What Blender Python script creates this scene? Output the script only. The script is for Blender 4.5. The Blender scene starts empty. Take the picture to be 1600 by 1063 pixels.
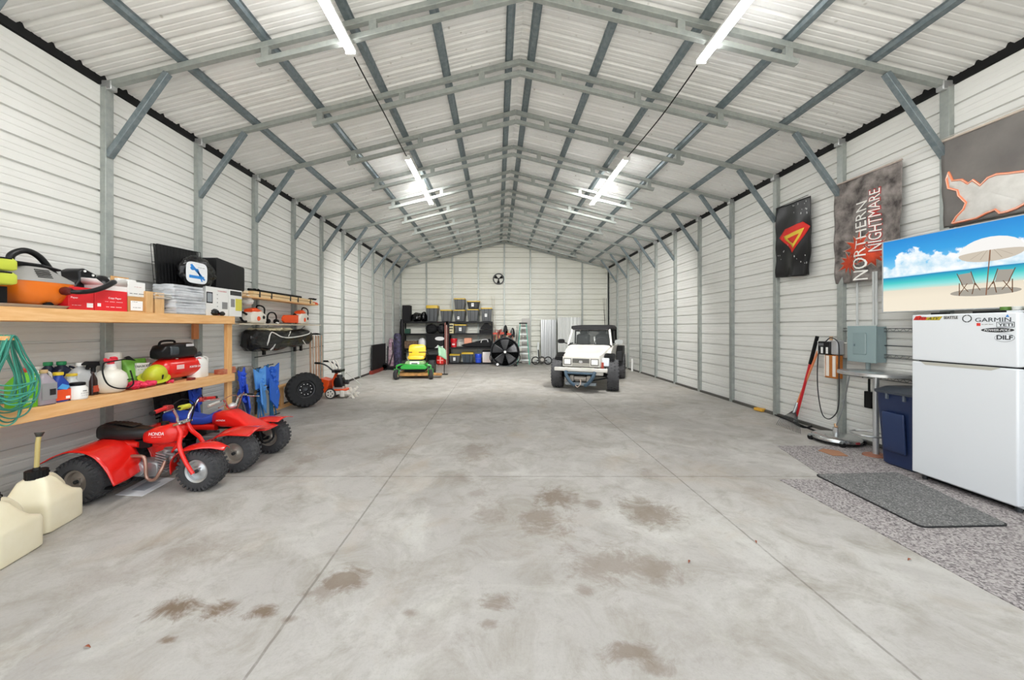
import bpy, bmesh, math, random
from mathutils import Vector, Matrix, Euler
PI = math.pi
C = bpy.context.scene.collection
# ---------------------------------------------------------------- camera, world, exposure
CAMZ, FPX, VX, VY = 1.53, 568.0, 777.0, 512.5
cam = bpy.data.cameras.new('camera'); camo = bpy.data.objects.new('camera', cam); C.objects.link(camo)
camo.location = (0, 0, CAMZ); camo.rotation_euler = (PI/2, 0, 0)
cam.sensor_width = 36; cam.lens = FPX/1600*36; cam.shift_x = (800-VX)/1600; cam.shift_y = -(531.5-VY)/1600
cam.clip_start = .05; cam.clip_end = 300
bpy.context.scene.camera = camo
w = bpy.data.worlds.new('World'); bpy.context.scene.world = w; w.use_nodes = True
bg = w.node_tree.nodes['Background']; bg.inputs[0].default_value = (.90, .95, 1.0, 1); bg.inputs[1].default_value = 2.0
vs = bpy.context.scene.view_settings
vs.view_transform = 'Standard'; vs.look = 'None'; vs.gamma = 1; vs.use_curve_mapping = False; vs.exposure = 0.06
TUBE = 34.0
sl = bpy.data.lights.new('sun', 'SUN'); sl.energy = 11.0; sl.angle = .03; sl.color = (1, .96, .9)
so = bpy.data.objects.new('sun', sl); C.objects.link(so); so.rotation_euler = (-.25, .6, 0)
# ---------------------------------------------------------------- materials
def lin(c):
    return tuple((v/12.92 if v <= .04045 else ((v+.055)/1.055)**2.4) for v in c)
def hx(h):
    return lin(tuple(int(h[i:i+2], 16)/255 for i in (0, 2, 4))) + (1,)
MATS = {}
def M(h, rough=.5, metal=0, bump=0, bs=40, var=None, vs_=6, spec=.5, coat=0, trans=0, emit=0, stretch=None, alpha=1, key=''):
    k = (h, rough, metal, bump, bs, var, vs_, spec, coat, trans, emit, stretch, alpha)
    if k in MATS: return MATS[k]
    m = bpy.data.materials.new('mat_'+h); m.use_nodes = True; N = m.node_tree.nodes; L = m.node_tree.links
    b = N['Principled BSDF']; col = hx(h)
    b.inputs['Base Color'].default_value = col; b.inputs['Roughness'].default_value = rough
    b.inputs['Metallic'].default_value = metal; b.inputs['Specular IOR Level'].default_value = spec
    b.inputs['Coat Weight'].default_value = coat; b.inputs['Transmission Weight'].default_value = trans
    b.inputs['Alpha'].default_value = alpha
    if emit:
        b.inputs['Emission Color'].default_value = col; b.inputs['Emission Strength'].default_value = emit
    vec = None
    def coords():
        tc = N.new('ShaderNodeTexCoord'); mp = N.new('ShaderNodeMapping')
        L.new(tc.outputs['Object'], mp.inputs[0])
        if stretch: mp.inputs['Scale'].default_value = stretch
        return mp.outputs[0]
    if var or bump: vec = coords()
    if var:
        n = N.new('ShaderNodeTexNoise'); n.inputs['Scale'].default_value = vs_; n.inputs['Detail'].default_value = 5
        n.inputs['Roughness'].default_value = .6; L.new(vec, n.inputs[0])
        r = N.new('ShaderNodeValToRGB'); r.color_ramp.elements[0].position = .35; r.color_ramp.elements[1].position = .68
        r.color_ramp.elements[0].color = col; r.color_ramp.elements[1].color = hx(var)
        L.new(n.outputs[0], r.inputs[0]); L.new(r.outputs[0], b.inputs['Base Color'])
        if emit: L.new(r.outputs[0], b.inputs['Emission Color'])
    if bump:
        n = N.new('ShaderNodeTexNoise'); n.inputs['Scale'].default_value = bs; n.inputs['Detail'].default_value = 4
        L.new(vec, n.inputs[0]); bp = N.new('ShaderNodeBump'); bp.inputs['Strength'].default_value = bump
        bp.inputs['Distance'].default_value = .01; L.new(n.outputs[0], bp.inputs['Height']); L.new(bp.outputs[0], b.inputs['Normal'])
    MATS[k] = m; return m
BLK = M('101012', .5, spec=.25); BLKP = M('151517', .32, bump=.1, bs=20, spec=.35); RUB = M('262628', .85, bump=.3, bs=60, var='3a3a3a')
STEEL = M('a9aeb0', .35, .8); CHR = M('dcdcdc', .12, 1); DSTEEL = M('4a4d50', .45, .7)
GALV = M('a9aea9', .42, .3, var='979d9a', vs_=14); GALVD = M('748187', .4, .5, var='8c979b', vs_=18)
RED = M('e01b14', .22, coat=.5); WHT = M('efefec', .4); WHTP = M('f2f1ec', .45, bump=.05)
PINE = M('f0c48c', .55, var='e0a868', vs_=5, stretch=(6, .6, 6), bump=.08)
PINE2 = M('ecbd82', .55, var='dba261', vs_=5, stretch=(6, 6, .6), bump=.08)
BAG = M('0e0e10', .25, bump=.9, bs=9); CLOTHK = M('101013', .8, bump=.5, bs=14)
CARD = M('c99b63', .8, var='bd8d55'); CARDL = M('dcb886', .8)
# ---------------------------------------------------------------- pixel helpers (pixels of the 1600 px frame -> world)
def at(px, py, Y): return Vector(((px-VX)*Y/FPX, Y, CAMZ-(py-VY)*Y/FPX))
def onx(px, py, X): return at(px, py, FPX*X/(px-VX))
def onz(px, py, Z): return at(px, py, FPX*(CAMZ-Z)/(py-VY))
# ---------------------------------------------------------------- mesh builder
def rotm(r): return Euler(r).to_matrix() if r is not None else Matrix.Identity(3)
def catmull(P, k=6, closed=False):
    P = [Vector(p) for p in P]; n = len(P); out = []
    for i in range(n if closed else n-1):
        if closed: a, b, c, d = P[i-1], P[i], P[(i+1) % n], P[(i+2) % n]
        else: a, b, c, d = P[max(i-1, 0)], P[i], P[i+1], P[min(i+2, n-1)]
        for j in range(k):
            t = j/k; out.append(.5*((2*b)+(c-a)*t+(2*a-5*b+4*c-d)*t*t+(3*b-a-3*c+d)*t**3))
    if not closed: out.append(P[-1])
    return out
class MB:
    def __init__(s): s.b = bmesh.new(); s.mi = 0
    def m(s, i): s.mi = i; return s
    def face(s, vs):
        try: f = s.b.faces.new(vs); f.material_index = s.mi; return f
        except ValueError: return None
    def poly(s, pts): return s.face([s.b.verts.new(p) for p in pts]) and s
    def box(s, x0, y0, z0, x1, y1, z1, rot=None, tap=1, tapy=None):
        c = Vector(((x0+x1)/2, (y0+y1)/2, (z0+z1)/2)); h = Vector((abs(x1-x0)/2, abs(y1-y0)/2, abs(z1-z0)/2)); R = rotm(rot)
        ty = tap if tapy is None else tapy
        v = []
        for z in (-1, 1):
            for x, y in ((-1, -1), (1, -1), (1, 1), (-1, 1)):
                tx_, ty_ = (tap, ty) if z < 0 else (1, 1)
                v.append(s.b.verts.new(c+R@Vector((x*h.x*tx_, y*h.y*ty_, z*h.z))))
        for f in ((3, 2, 1, 0), (4, 5, 6, 7), (0, 1, 5, 4), (1, 2, 6, 5), (2, 3, 7, 6), (3, 0, 4, 7)): s.face([v[i] for i in f])
        return s
    def cb(s, c, sz, rot=None, tap=1, tapy=None):
        return s.box(c[0]-sz[0]/2, c[1]-sz[1]/2, c[2]-sz[2]/2, c[0]+sz[0]/2, c[1]+sz[1]/2, c[2]+sz[2]/2, rot, tap, tapy)
    def rings(s, R, closed_ends=True, closed_u=True, loop=False):
        V = [[s.b.verts.new(p) for p in r] for r in R]; n = len(V[0])
        for i in range(len(V)-(0 if loop else 1)):
            A, B = V[i], V[(i+1) % len(V)]
            for j in range(n if closed_u else n-1):
                k = (j+1) % n; s.face([A[j], A[k], B[k], B[j]])
        if closed_ends and not loop: s.face(V[0][::-1]); s.face(V[-1])
        return s
    def tube(s, P, r, n=8, smooth=0, loop=False, flat=1):
        P = catmull(P, smooth, loop) if smooth else [Vector(p) for p in P]
        m = len(P); R = []; up = None
        for i, p in enumerate(P):
            if loop: d = P[(i+1) % m]-P[i-1]
            else: d = P[min(i+1, m-1)]-P[max(i-1, 0)]
            if d.length < 1e-9: d = Vector((0, 0, 1))
            d.normalize()
            if up is None: up = Vector((0, 0, 1)) if abs(d.z) < .9 else Vector((0, 1, 0))
            a = d.cross(up); a.normalize(); b2 = a.cross(d); up = b2
            rr = r(i/(m-1)) if callable(r) else r
            R.append([p+a*math.cos(2*PI*j/n)*rr+b2*math.sin(2*PI*j/n)*rr*flat for j in range(n)])
        return s.rings(R, loop=loop)
    def cyl(s, p, q, r, r2=None, n=20):
        r2 = r if r2 is None else r2
        return s.tube([p, q], (lambda t: r+(r2-r)*t), n)
    def lathe(s, prof, o=(0, 0, 0), rot=None, n=28, sq=(1, 1), pw=None, caps=True):
        R = rotm(rot); o = Vector(o); out = []
        for r, z in prof:
            ring = []
            for j in range(n):
                a = 2*PI*j/n; c, d = math.cos(a), math.sin(a)
                if pw: c, d = math.copysign(abs(c)**pw, c), math.copysign(abs(d)**pw, d)
                ring.append(o+R@Vector((r*c*sq[0], r*d*sq[1], z)))
            out.append(ring)
        return s.rings(out, closed_ends=caps)
    def loft(s, secs, axis='x', n=20, o=(0, 0, 0), rot=None):
        # secs: (pos, half width, low, high, power[, centre]) stacked along the axis
        R = rotm(rot); o = Vector(o); out = []
        for q in secs:
            p, hw, lo, hi = q[:4]; pw = q[4] if len(q) > 4 else 1; cy = q[5] if len(q) > 5 else 0
            ring = []
            for j in range(n):
                a = 2*PI*j/n; c, d = math.cos(a), math.sin(a)
                c, d = math.copysign(abs(c)**pw, c), math.copysign(abs(d)**pw, d)
                u, v = cy+c*hw, (lo+hi)/2+d*(hi-lo)/2
                ring.append(o+R@(Vector((p, u, v)) if axis == 'x' else Vector((u, p, v)) if axis == 'y' else Vector((u, v, p))))
            out.append(ring)
        return s.rings(out)
    def prism(s, poly, a, b, ax='y', o=(0, 0, 0), rot=None):
        R = rotm(rot); o = Vector(o)
        f = {'y': lambda u, v, t: (u, t, v), 'x': lambda u, v, t: (t, u, v), 'z': lambda u, v, t: (u, v, t)}[ax]
        return s.rings([[o+R@Vector(f(u, v, t)) for u, v in poly] for t in (a, b)])
    def torus(s, c, R, r, ax='z', n=32, k=10, sq=1):
        c = Vector(c); P = []
        for i in range(n):
            a = 2*PI*i/n; u, v = math.cos(a)*R, math.sin(a)*R*sq
            P.append(c+Vector({'z': (u, v, 0), 'y': (u, 0, v), 'x': (0, u, v)}[ax]))
        return s.tube(P, r, k, loop=True)
    def ell(s, c, rad, rot=None, n=20, k=12, jit=0, seed=0, zmin=-1):
        rnd = random.Random(seed); R = rotm(rot); c = Vector(c); out = []
        for i in range(k+1):
            t = -PI/2+PI*i/k; z = max(math.sin(t), zmin); q = max(math.cos(t), .02)
            out.append([c+R@Vector((rad[0]*q*math.cos(2*PI*j/n)*(1+jit*rnd.uniform(-1, 1)), rad[1]*q*math.sin(2*PI*j/n)*(1+jit*rnd.uniform(-1, 1)), rad[2]*z*(1+jit*rnd.uniform(-.6, .6)*(zmin == -1 or i > 2)))) for j in range(n)])
        return s.rings(out)
    def grid(s, fn, nu, nv):
        V = [[s.b.verts.new(fn(i/nu, j/nv)) for j in range(nv+1)] for i in range(nu+1)]
        for i in range(nu):
            for j in range(nv): s.face([V[i][j], V[i+1][j], V[i+1][j+1], V[i][j+1]])
        return s
    def subd(s, cuts=2):
        bmesh.ops.subdivide_edges(s.b, edges=s.b.edges[:], cuts=cuts, use_grid_fill=True); return s
    def wr(s, amp, fr, seed=0):
        from mathutils import noise
        s.b.normal_update()
        for v in s.b.verts:
            p = v.co*fr+Vector((seed*7.1, seed*3.3, 0))
            v.co = v.co+v.normal*amp*(1.6*noise.turbulence(p, 3, True)-.9)
        return s
    def build(s, name, mat, parent=None, loc=None, rot=None, smooth=35, bev=0, solid=0, sub=0, seg=2):
        me = bpy.data.meshes.new(name); bmesh.ops.recalc_face_normals(s.b, faces=s.b.faces[:]) if not solid else None
        s.b.to_mesh(me); s.b.free()
        for m_ in (mat if isinstance(mat, (list, tuple)) else [mat]): me.materials.append(m_)
        if smooth:
            me.polygons.foreach_set('use_smooth', [True]*len(me.polygons)); me.set_sharp_from_angle(angle=math.radians(smooth))
        o = bpy.data.objects.new(name, me); C.objects.link(o)
        if parent is not None: o.parent = parent
        if loc is not None: o.location = loc
        if rot is not None: o.rotation_euler = rot
        if solid:
            q = o.modifiers.new('s', 'SOLIDIFY'); q.thickness = solid; q.offset = 0
        if bev:
            q = o.modifiers.new('b', 'BEVEL'); q.width = bev; q.segments = seg; q.limit_method = 'ANGLE'; q.angle_limit = .6
        if sub:
            q = o.modifiers.new('u', 'SUBSURF'); q.levels = sub; q.render_levels = sub
        return o
def tag(o, label=None, cat=None, group=None, kind=None):
    if label: o['label'] = label
    if cat: o['category'] = cat
    if group: o['group'] = group
    if kind: o['kind'] = kind
    return o
def T(name, label, cat, loc=(0, 0, 0), rz=0, group=None, rot=None, kind=None):
    o = bpy.data.objects.new(name, None); C.objects.link(o); o.empty_display_size = .1
    o.location = loc; o.rotation_euler = rot if rot else (0, 0, rz)
    return tag(o, label, cat, group, kind)
def kids(o): return [c for c in C.objects if c.parent == o]
def dup(o, loc=None, rz=None, label=None, parent=None, name=None):
    c = o.copy(); C.objects.link(c)
    if name: c.name = name
    if parent is not None: c.parent = parent
    if loc is not None: c.location = loc
    if rz is not None: c.rotation_euler = (0, 0, rz)
    if label: c['label'] = label
    for ch in kids(o): dup(ch, parent=c)
    return c
def text(st, name, mat, parent, o, u, v, w_, h_, ext=.001, bold=0, shear=0):
    if st.startswith('--'): h_ *= .35
    cu = bpy.data.curves.new('t', 'FONT'); cu.body = st; cu.extrude = .02; cu.offset = bold; cu.shear = shear
    t = bpy.data.objects.new('t', cu); C.objects.link(t)
    me = bpy.data.meshes.new_from_object(t); bpy.data.objects.remove(t)
    X = [q.co.x for q in me.vertices]; Yy = [q.co.y for q in me.vertices]
    x0, x1, y0, y1 = min(X), max(X), min(Yy), max(Yy); u = Vector(u).normalized(); v = Vector(v).normalized(); nn = u.cross(v); o = Vector(o)
    for q in me.vertices:
        q.co = o+u*((q.co.x-x0)/(x1-x0)-.5)*w_+v*((q.co.y-y0)/(y1-y0)-.5)*h_+nn*(ext if q.co.z > 0 else 0)
    me.materials.clear(); me.materials.append(mat); me.name = name
    ob = bpy.data.objects.new(name, me); C.objects.link(ob); ob.parent = parent; return ob
def quad(name, mat, parent, o, u, v, w_, h_, d=.0015):
    u = Vector(u).normalized(); v = Vector(v).normalized(); nn = u.cross(v)*d; o = Vector(o); mb = MB()
    c = [o-u*w_/2-v*h_/2, o+u*w_/2-v*h_/2, o+u*w_/2+v*h_/2, o-u*w_/2+v*h_/2]
    return mb.rings([c, [p+nn for p in c]]).build(name, mat, parent, smooth=0)
# ================================================================ SHELL
XL, XR, YB, Y0, DY, RX, RZ = -4.25, 4.89, 15.93, .30, 1.20, .32, 5.36
def zr(x): return RZ-.25*abs(x-RX)
ZE = zr(XL)
def S(o): o['kind'] = 'structure'; return o
# --- concrete floor with saw joints, stains
def concrete():
    m = bpy.data.materials.new('concrete'); m.use_nodes = True; N = m.node_tree.nodes; L = m.node_tree.links; b = N['Principled BSDF']
    tc = N.new('ShaderNodeTexCoord').outputs['Object']
    def noise(sc, det=6, ro=.6, dist=0):
        n = N.new('ShaderNodeTexNoise'); n.inputs['Scale'].default_value = sc; n.inputs['Detail'].default_value = det
        n.inputs['Roughness'].default_value = ro; n.inputs['Distortion'].default_value = dist; L.new(tc, n.inputs[0]); return n.outputs[0]
    def math_(op, a, b_=None, c=None):
        n = N.new('ShaderNodeMath'); n.operation = op; n.use_clamp = False
        for i, v in enumerate((a, b_, c)):
            if v is None: continue
            if isinstance(v, (int, float)): n.inputs[i].default_value = v
            else: L.new(v, n.inputs[i])
        return n.outputs[0]
    def mapr(v, a, b_, c=0, d=1):
        n = N.new('ShaderNodeMapRange'); L.new(v, n.inputs[0])
        for i, q in enumerate((a, b_, c, d)): n.inputs[i+1].default_value = q
        return n.outputs[0]
    def mix(f, a, b_):
        n = N.new('ShaderNodeMix'); n.data_type = 'RGBA'
        L.new(f, n.inputs[0]) if not isinstance(f, float) else setattr(n.inputs[0], 'default_value', f)
        for i, v in ((6, a), (7, b_)):
            if isinstance(v, tuple): n.inputs[i].default_value = v
            else: L.new(v, n.inputs[i])
        return n.outputs[2]
    col = mix(mapr(noise(.55, 8, .62, .4), .35, .65), hx('b9b6b1'), hx('a29e99'))
    col = mix(mapr(noise(2.6, 9, .74, .8), .46, .68, 0, .75), col, hx('8e887c'))
    col = mix(mapr(noise(1.1, 7, .66, 1.2), .52, .68, 0, .6), col, hx('c8c7c1'))
    col = mix(mapr(noise(60, 3, .7), .5, .8, 0, .35), col, hx('8e8a82'))
    sep = N.new('ShaderNodeSeparateXYZ'); L.new(tc, sep.inputs[0]); x, y = sep.outputs[0], sep.outputs[1]
    wob = math_('MULTIPLY', math_('SUBTRACT', noise(5, 6, .75, 1.0), .5), 3.2)
    wob2 = math_('MULTIPLY', math_('SUBTRACT', noise(22, 4, .7), .5), .8)
    col = mix(mapr(noise(7.5, 8, .78, .5), .54, .74, 0, .5), col, hx('857f74'))
    col = mix(mapr(noise(.8, 6, .6, 1.5), .55, .75, 0, .5), col, hx('a99a86'))
    tot = None
    st = [(870, 778, 38, .7), (925, 788, 18, .5), (1012, 800, 56, .62), (850, 815, 46, .55), (765, 800, 34, .35), (945, 880, 70, .5), (1020, 890, 52, .5), (780, 940, 30, .6),
          (765, 975, 20, .5), (640, 958, 14, .5), (915, 922, 18, .45), (275, 952, 42, .9), (345, 952, 32, .9), (262, 1000, 13, .8), (410, 955, 26, .9), (452, 968, 16, .6),
          (540, 905, 44, .75), (500, 925, 28, .5), (985, 1022, 46, .62), (1020, 1045, 25, .5), (740, 708, 34, .4), (720, 745, 20, .3), (610, 705, 24, .3), (905, 655, 24, .3),
          (480, 718, 20, .3), (450, 735, 20, .35), (745, 770, 16, .3), (1010, 740, 18, .25), (300, 860, 80, .25), (180, 900, 60, .2), (660, 1000, 60, .2), (1180, 770, 30, .2)]
    for px, py, rp, am in st:
        p = onz(px, py, 0); k = 1/(rp*p.y/FPX); kv = FPX*CAMZ/(py-VY)**2
        dx = math_('MULTIPLY', math_('SUBTRACT', x, p.x), k); dy = math_('MULTIPLY', math_('SUBTRACT', y, p.y), 1/(rp*.52*kv))
        d = math_('SQRT', math_('ADD', math_('MULTIPLY', dx, dx), math_('MULTIPLY', dy, dy)))
        d = math_('ADD', math_('ADD', d, wob), wob2)
        f = mapr(d, 1.05, .35, 0, am); tot = f if tot is None else math_('MAXIMUM', tot, f)
    col = mix(math_('MULTIPLY', tot, .95), col, hx('6a5640'))
    # saw cut joints
    jt = None
    for a, c0 in ((x, -1.10), (x, 1.84), (y, 3.74), (y, 8.4), (y, 12.9)):
        q = math_('ABSOLUTE', math_('SUBTRACT', math_('ADD', a, math_('MULTIPLY', math_('SUBTRACT', noise(9), .5), .012)), c0))
        f = mapr(q, .005, .0095, .65, 0); jt = f if jt is None else math_('MAXIMUM', jt, f)
    jt = math_('MULTIPLY', jt, mapr(noise(14, 4), .35, .5, .35, .85))
    col = mix(jt, col, hx('5d574d'))
    L.new(col, b.inputs['Base Color']); b.inputs['Roughness'].default_value = .62
    rr = mapr(noise(2, 6), .3, .7, .5, .78); L.new(rr, b.inputs['Roughness'])
    bp = N.new('ShaderNodeBump'); bp.inputs['Strength'].default_value = .25; bp.inputs['Distance'].default_value = .01
    L.new(noise(30, 6, .7), bp.inputs['Height']); L.new(bp.outputs[0], b.inputs['Normal'])
    return m
S(MB().box(-4.45, -.05, -.12, 5.1, YB+.15, 0).build('floor', concrete(), smooth=0))
GRD = M('a9a49a', .9, var='b3afa6', vs_=.8)
S(MB().box(-9, -14, -.14, 9, -.06, -.01).build('floor_apron', M('c9c6bf', .8, var='b9b5ac'), smooth=0))
S(MB().box(-60, -60, -.3, 60, 80, -.15).build('ground', GRD, smooth=0))
# --- ribbed sheet profile: (pos, depth outward) per 0.2286 m
def ribs(a, b, pitch=.2286, ph=0., maj=((.0, 0), (.014, .019), (.040, .019), (.054, 0))):
    out = [(a, 0)]; t = math.floor(a/pitch)*pitch+ph-pitch
    while t < b+pitch:
        for p, d in maj+((.100, 0), (.106, .004), (.116, .004), (.122, 0), (.160, 0), (.166, .004), (.176, .004), (.182, 0)):
            if a < t+p < b: out.append((t+p, d))
        t += pitch
    out.append((b, 0)); return out
WMAJ = ((.010, 0), (.011, .07), (.043, .07), (.044, 0))
WALLM = M('e4e4e0', .48, var='dadad5', vs_=.9, spec=.4)
WALLB = M('e2e2da', .5, var='d9d9cd', vs_=.9, spec=.4)
ROOFM = M('f0f0ee', .28, var='e2e2df', vs_=1.3, spec=.4)
def sheet_wall(name, X, sg):
    P = ribs(.0, ZE, maj=((.010, 0), (.014, .026), (.033, .026), (.037, 0))); mb = MB(); R = []
    for Y in (Y0, YB): R.append([Vector((X+sg*d, Y, z)) for z, d in P])
    mb.rings(R, closed_ends=False, closed_u=False)
    mb.poly([(X+sg*.03, Y0, 0), (X+sg*.03, YB, 0), (X+sg*.03, YB, ZE), (X+sg*.03, Y0, ZE)])
    return S(mb.build(name, WALLM, smooth=0))
sheet_wall('wall_left', XL, -1); sheet_wall('wall_right', XR, 1)
mb = MB(); P = ribs(0, RZ, maj=WMAJ); V = []
for z, d in P:
    if z <= ZE: xa, xb = XL, XR
    else: xa, xb = RX-(RZ-z)/.25, RX+(RZ-z)/.25
    V.append([Vector((xa, YB+d, z)), Vector((xb+1e-4, YB+d, z))])
mb.rings(V, closed_ends=False, closed_u=False); S(mb.build('wall_back', WALLB, smooth=0))
# roof: dirt-specked sheet, ribs run up the slope
def roofmat():
    m = ROOFM.copy(); N = m.node_tree.nodes; L = m.node_tree.links; b = N['Principled BSDF']
    src = b.inputs['Base Color'].links[0].from_socket
    tc = N.new('ShaderNodeTexCoord')
    v = N.new('ShaderNodeTexVoronoi'); v.inputs['Scale'].default_value = 7; L.new(tc.outputs['Object'], v.inputs[0])
    n = N.new('ShaderNodeTexNoise'); n.inputs['Scale'].default_value = .9; n.inputs['Detail'].default_value = 4; L.new(tc.outputs['Object'], n.inputs[0])
    a = N.new('ShaderNodeMapRange'); L.new(v.outputs['Distance'], a.inputs[0]); a.inputs[1].default_value = .06; a.inputs[2].default_value = .13; a.inputs[3].default_value = 1; a.inputs[4].default_value = 0
    c = N.new('ShaderNodeMapRange'); L.new(n.outputs[0], c.inputs[0]); c.inputs[1].default_value = .45; c.inputs[2].default_value = .6
    q = N.new('ShaderNodeMath'); q.operation = 'MULTIPLY'; L.new(a.outputs[0], q.inputs[0]); L.new(c.outputs[0], q.inputs[1])
    q2 = N.new('ShaderNodeMath'); q2.operation = 'MULTIPLY'; L.new(q.outputs[0], q2.inputs[0]); q2.inputs[1].default_value = .6
    mx = N.new('ShaderNodeMix'); mx.data_type = 'RGBA'; L.new(q2.outputs[0], mx.inputs[0]); L.new(src, mx.inputs[6]); mx.inputs[7].default_value = hx('a09a8e')
    L.new(mx.outputs[2], b.inputs['Base Color']); return m
mb = MB(); P = ribs(Y0-.25, YB+.3, maj=((0, 0), (.016, .032), (.044, .032), (.060, 0)))
mb.rings([[Vector((x, y, zr(x)+d)) for y, d in P] for x in (XL-.35, RX, XR+.35)], closed_ends=False, closed_u=False)
S(mb.build('ceiling', roofmat(), smooth=0))
# flat ridge cap under the joint, black strips standing in for the shaded eave gap, dark base channel
n = [0]
def trim(mb, mat, **k):
    n[0] += 1; return S(mb.build('trim_%d' % n[0], mat, **k))
trim(MB().box(XL-.12, Y0, zr(XL)-.075, XL+.012, YB, zr(XL)+.04), BLK, smooth=0)
trim(MB().box(XR-.012, Y0, zr(XR)-.075, XR+.12, YB, zr(XR)+.04), BLK, smooth=0)
trim(MB().box(XL, Y0, 0, XL+.05, YB-.01, .045), M('3a3632', .7), smooth=0)
trim(MB().box(XR-.05, Y0, 0, XR, YB-.01, .045), M('55534e', .6), smooth=0)
trim(MB().box(XL+.05, YB-.05, 0, XR-.05, YB-.005, .045), M('55534e', .6), smooth=0)
# hat purlins: along Y under the sheet
def hat(x):
    z = zr(x)-.002; sg = 1 if x < RX else -1; a = math.atan(.25)*sg
    return [(x+u*math.cos(a)+v*-math.sin(a)*1, z+u*math.sin(a)-v*math.cos(a)*1+0) for u, v in ((-.055, 0), (-.055, .004), (-.036, .006), (-.028, .040), (.028, .040), (.036, .006), (.055, .004), (.055, 0))]
PUR = []
for dx in (.155, 1.03, 1.92, 2.82, 3.72):
    for sg in (-1, 1):
        x = RX+sg*dx
        trim(MB().prism(hat(x), Y0-.1, YB-.01), GALVD, smooth=0)
# frames: posts + rafters + lower chord + struts + braces
def tubebar(mb, p, q, w_=.06, d_=.06, up=(0, 1, 0)):
    p, q = Vector(p), Vector(q); t = (q-p).normalized(); u = Vector(up); u = (u-t*u.dot(t)).normalized(); v = t.cross(u)
    return mb.rings([[o+u*a*w_/2+v*b*d_/2 for a, b in ((-1, -1), (1, -1), (1, 1), (-1, 1))] for o in (p, q)])
n[0] += 1
fr = T('trim_%d' % n[0], None, None, (0, Y0+.03, 0), kind='structure')
zc = lambda x, d=.075: zr(x)-d
for X in (XL+.03, XR-.03):
    sg = 1 if X < 0 else -1
    tubebar(MB(), (X, 0, .0), (X, 0, zc(X)-.03), .085, .06).build('post', GALV, fr, bev=.004)
    bx = RX-sg*3.88; tubebar(MB(), (bx, 0, zc(bx)-.03), (X+sg*.02, 0, 3.38), .06, .06).build('brace', GALVD, fr, bev=.004)
    tubebar(MB(), (X-sg*.03, 0, zc(X-sg*.03)), (RX, 0, zc(RX)), .06, .06).build('rafter', GALV, fr, bev=.004)
    tubebar(MB(), (RX-sg*2.92, 0, zc(RX-sg*2.92, .235)), (RX, 0, zc(RX, .235)), .06, .06).build('lower_chord', GALV, fr, bev=.004)
    for k in (.54, 1.66, 2.82):
        x = RX-sg*k; tubebar(MB(), (x, 0, zc(x, .10)), (x, 0, zc(x, .21)), .05, .08, up=(0, 1, 0)).build('strut', GALV, fr)
    MB().cb((X+sg*.01, 0, zc(X)-.01), (.14, .075, .10)).build('gusset', M('c2c4c4', .35, .6), fr, bev=.01)
k = 1
while Y0+.03+DY*k < YB-.3:
    n[0] += 1; dup(fr, (0, Y0+.03+DY*k, 0), name='trim_%d' % n[0]); k += 1
# gable posts
for i in range(8):
    x = -4.2+i*1.136+1.1
    trim(tubebar(MB(), (x, YB-.035, 0), (x, YB-.035, zr(x)-.09), .06, .06), GALV, smooth=0)
for x in (XL+.03, XR-.03): trim(tubebar(MB(), (x, YB-.035, 0), (x, YB-.035, zr(x)-.09)), GALV, smooth=0)
for sg in (-1, 1):
    xe = XL+.03 if sg < 0 else XR-.03
    trim(tubebar(MB(), (xe, YB-.06, zr(xe)-.09), (RX, YB-.06, RZ-.09), .05, .07), GALV, smooth=0)
# --- ceiling tube fixtures
TUBEM = M('ffffff', .4, emit=TUBE)
def fixture(loc, ln, label, pw=60, tilt=0):
    t = T('tube_light', label, 'light', loc, group='ceiling tube lights')
    MB().cb((0, 0, .022), (.11, ln, .032)).build('housing', WHT, t, bev=.006)
    for s in (-1, 1):
        MB().cb((0, s*(ln/2-.02), -.008), (.115, .035, .05)).build('end_cap', WHT, t, bev=.005)
        MB().cyl((s*.03, -ln/2+.03, -.012), (s*.03, ln/2-.03, -.012), .014, n=12).build('tube', TUBEM, t)
    MB().cb((0, 0, -.005), (.11, .04, .04)).build('centre_clip', WHT, t, bev=.004)
    l = bpy.data.lights.new('tube_fill', 'AREA'); l.shape = 'RECTANGLE'; l.size = .08; l.size_y = ln-.1; l.energy = pw; l.spread = 3.1 if not tilt else 2.0; l.color = (1, .99, .965)  # added fill lamp under the tubes; tilted ones brighten the far end
    lo = bpy.data.objects.new('tube_fill', l); C.objects.link(lo); lo.parent = t; lo.location = (0, 0, -.05); lo.rotation_euler = (tilt, 0, 0)
    return t
zf = lambda x: zr(x)-.30
for x, y, s in ((-1.62, 2.83, 'near left tube light above the shelves'), (-1.62, 7.72, 'far left tube light, deep in the garage'), (2.32, 2.95, 'near right tube light on the television side'), (2.32, 7.72, 'far right tube light, deep in the garage')):
    fixture((x, y, zf(x)+.01), 2.44, 'white twin-tube ceiling fixture, '+s, 50 if y < 4 else 220, 0 if y < 4 else .95)
for x, a in ((-1.62, 'left'), (2.32, 'right')):
    tag(MB().tube([(x, 4.12, zf(x)+.02), (x+.01, 4.6, zf(x)), (x+.02, 5.2, zf(x)-.01), (x+.01, 5.9, zf(x)), (x, 6.48, zf(x)+.02)], .009, 6, 4).build('power_cable', BLK), 'thin dark cable linking the two %s ceiling tube lights' % a, 'cable')
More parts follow.
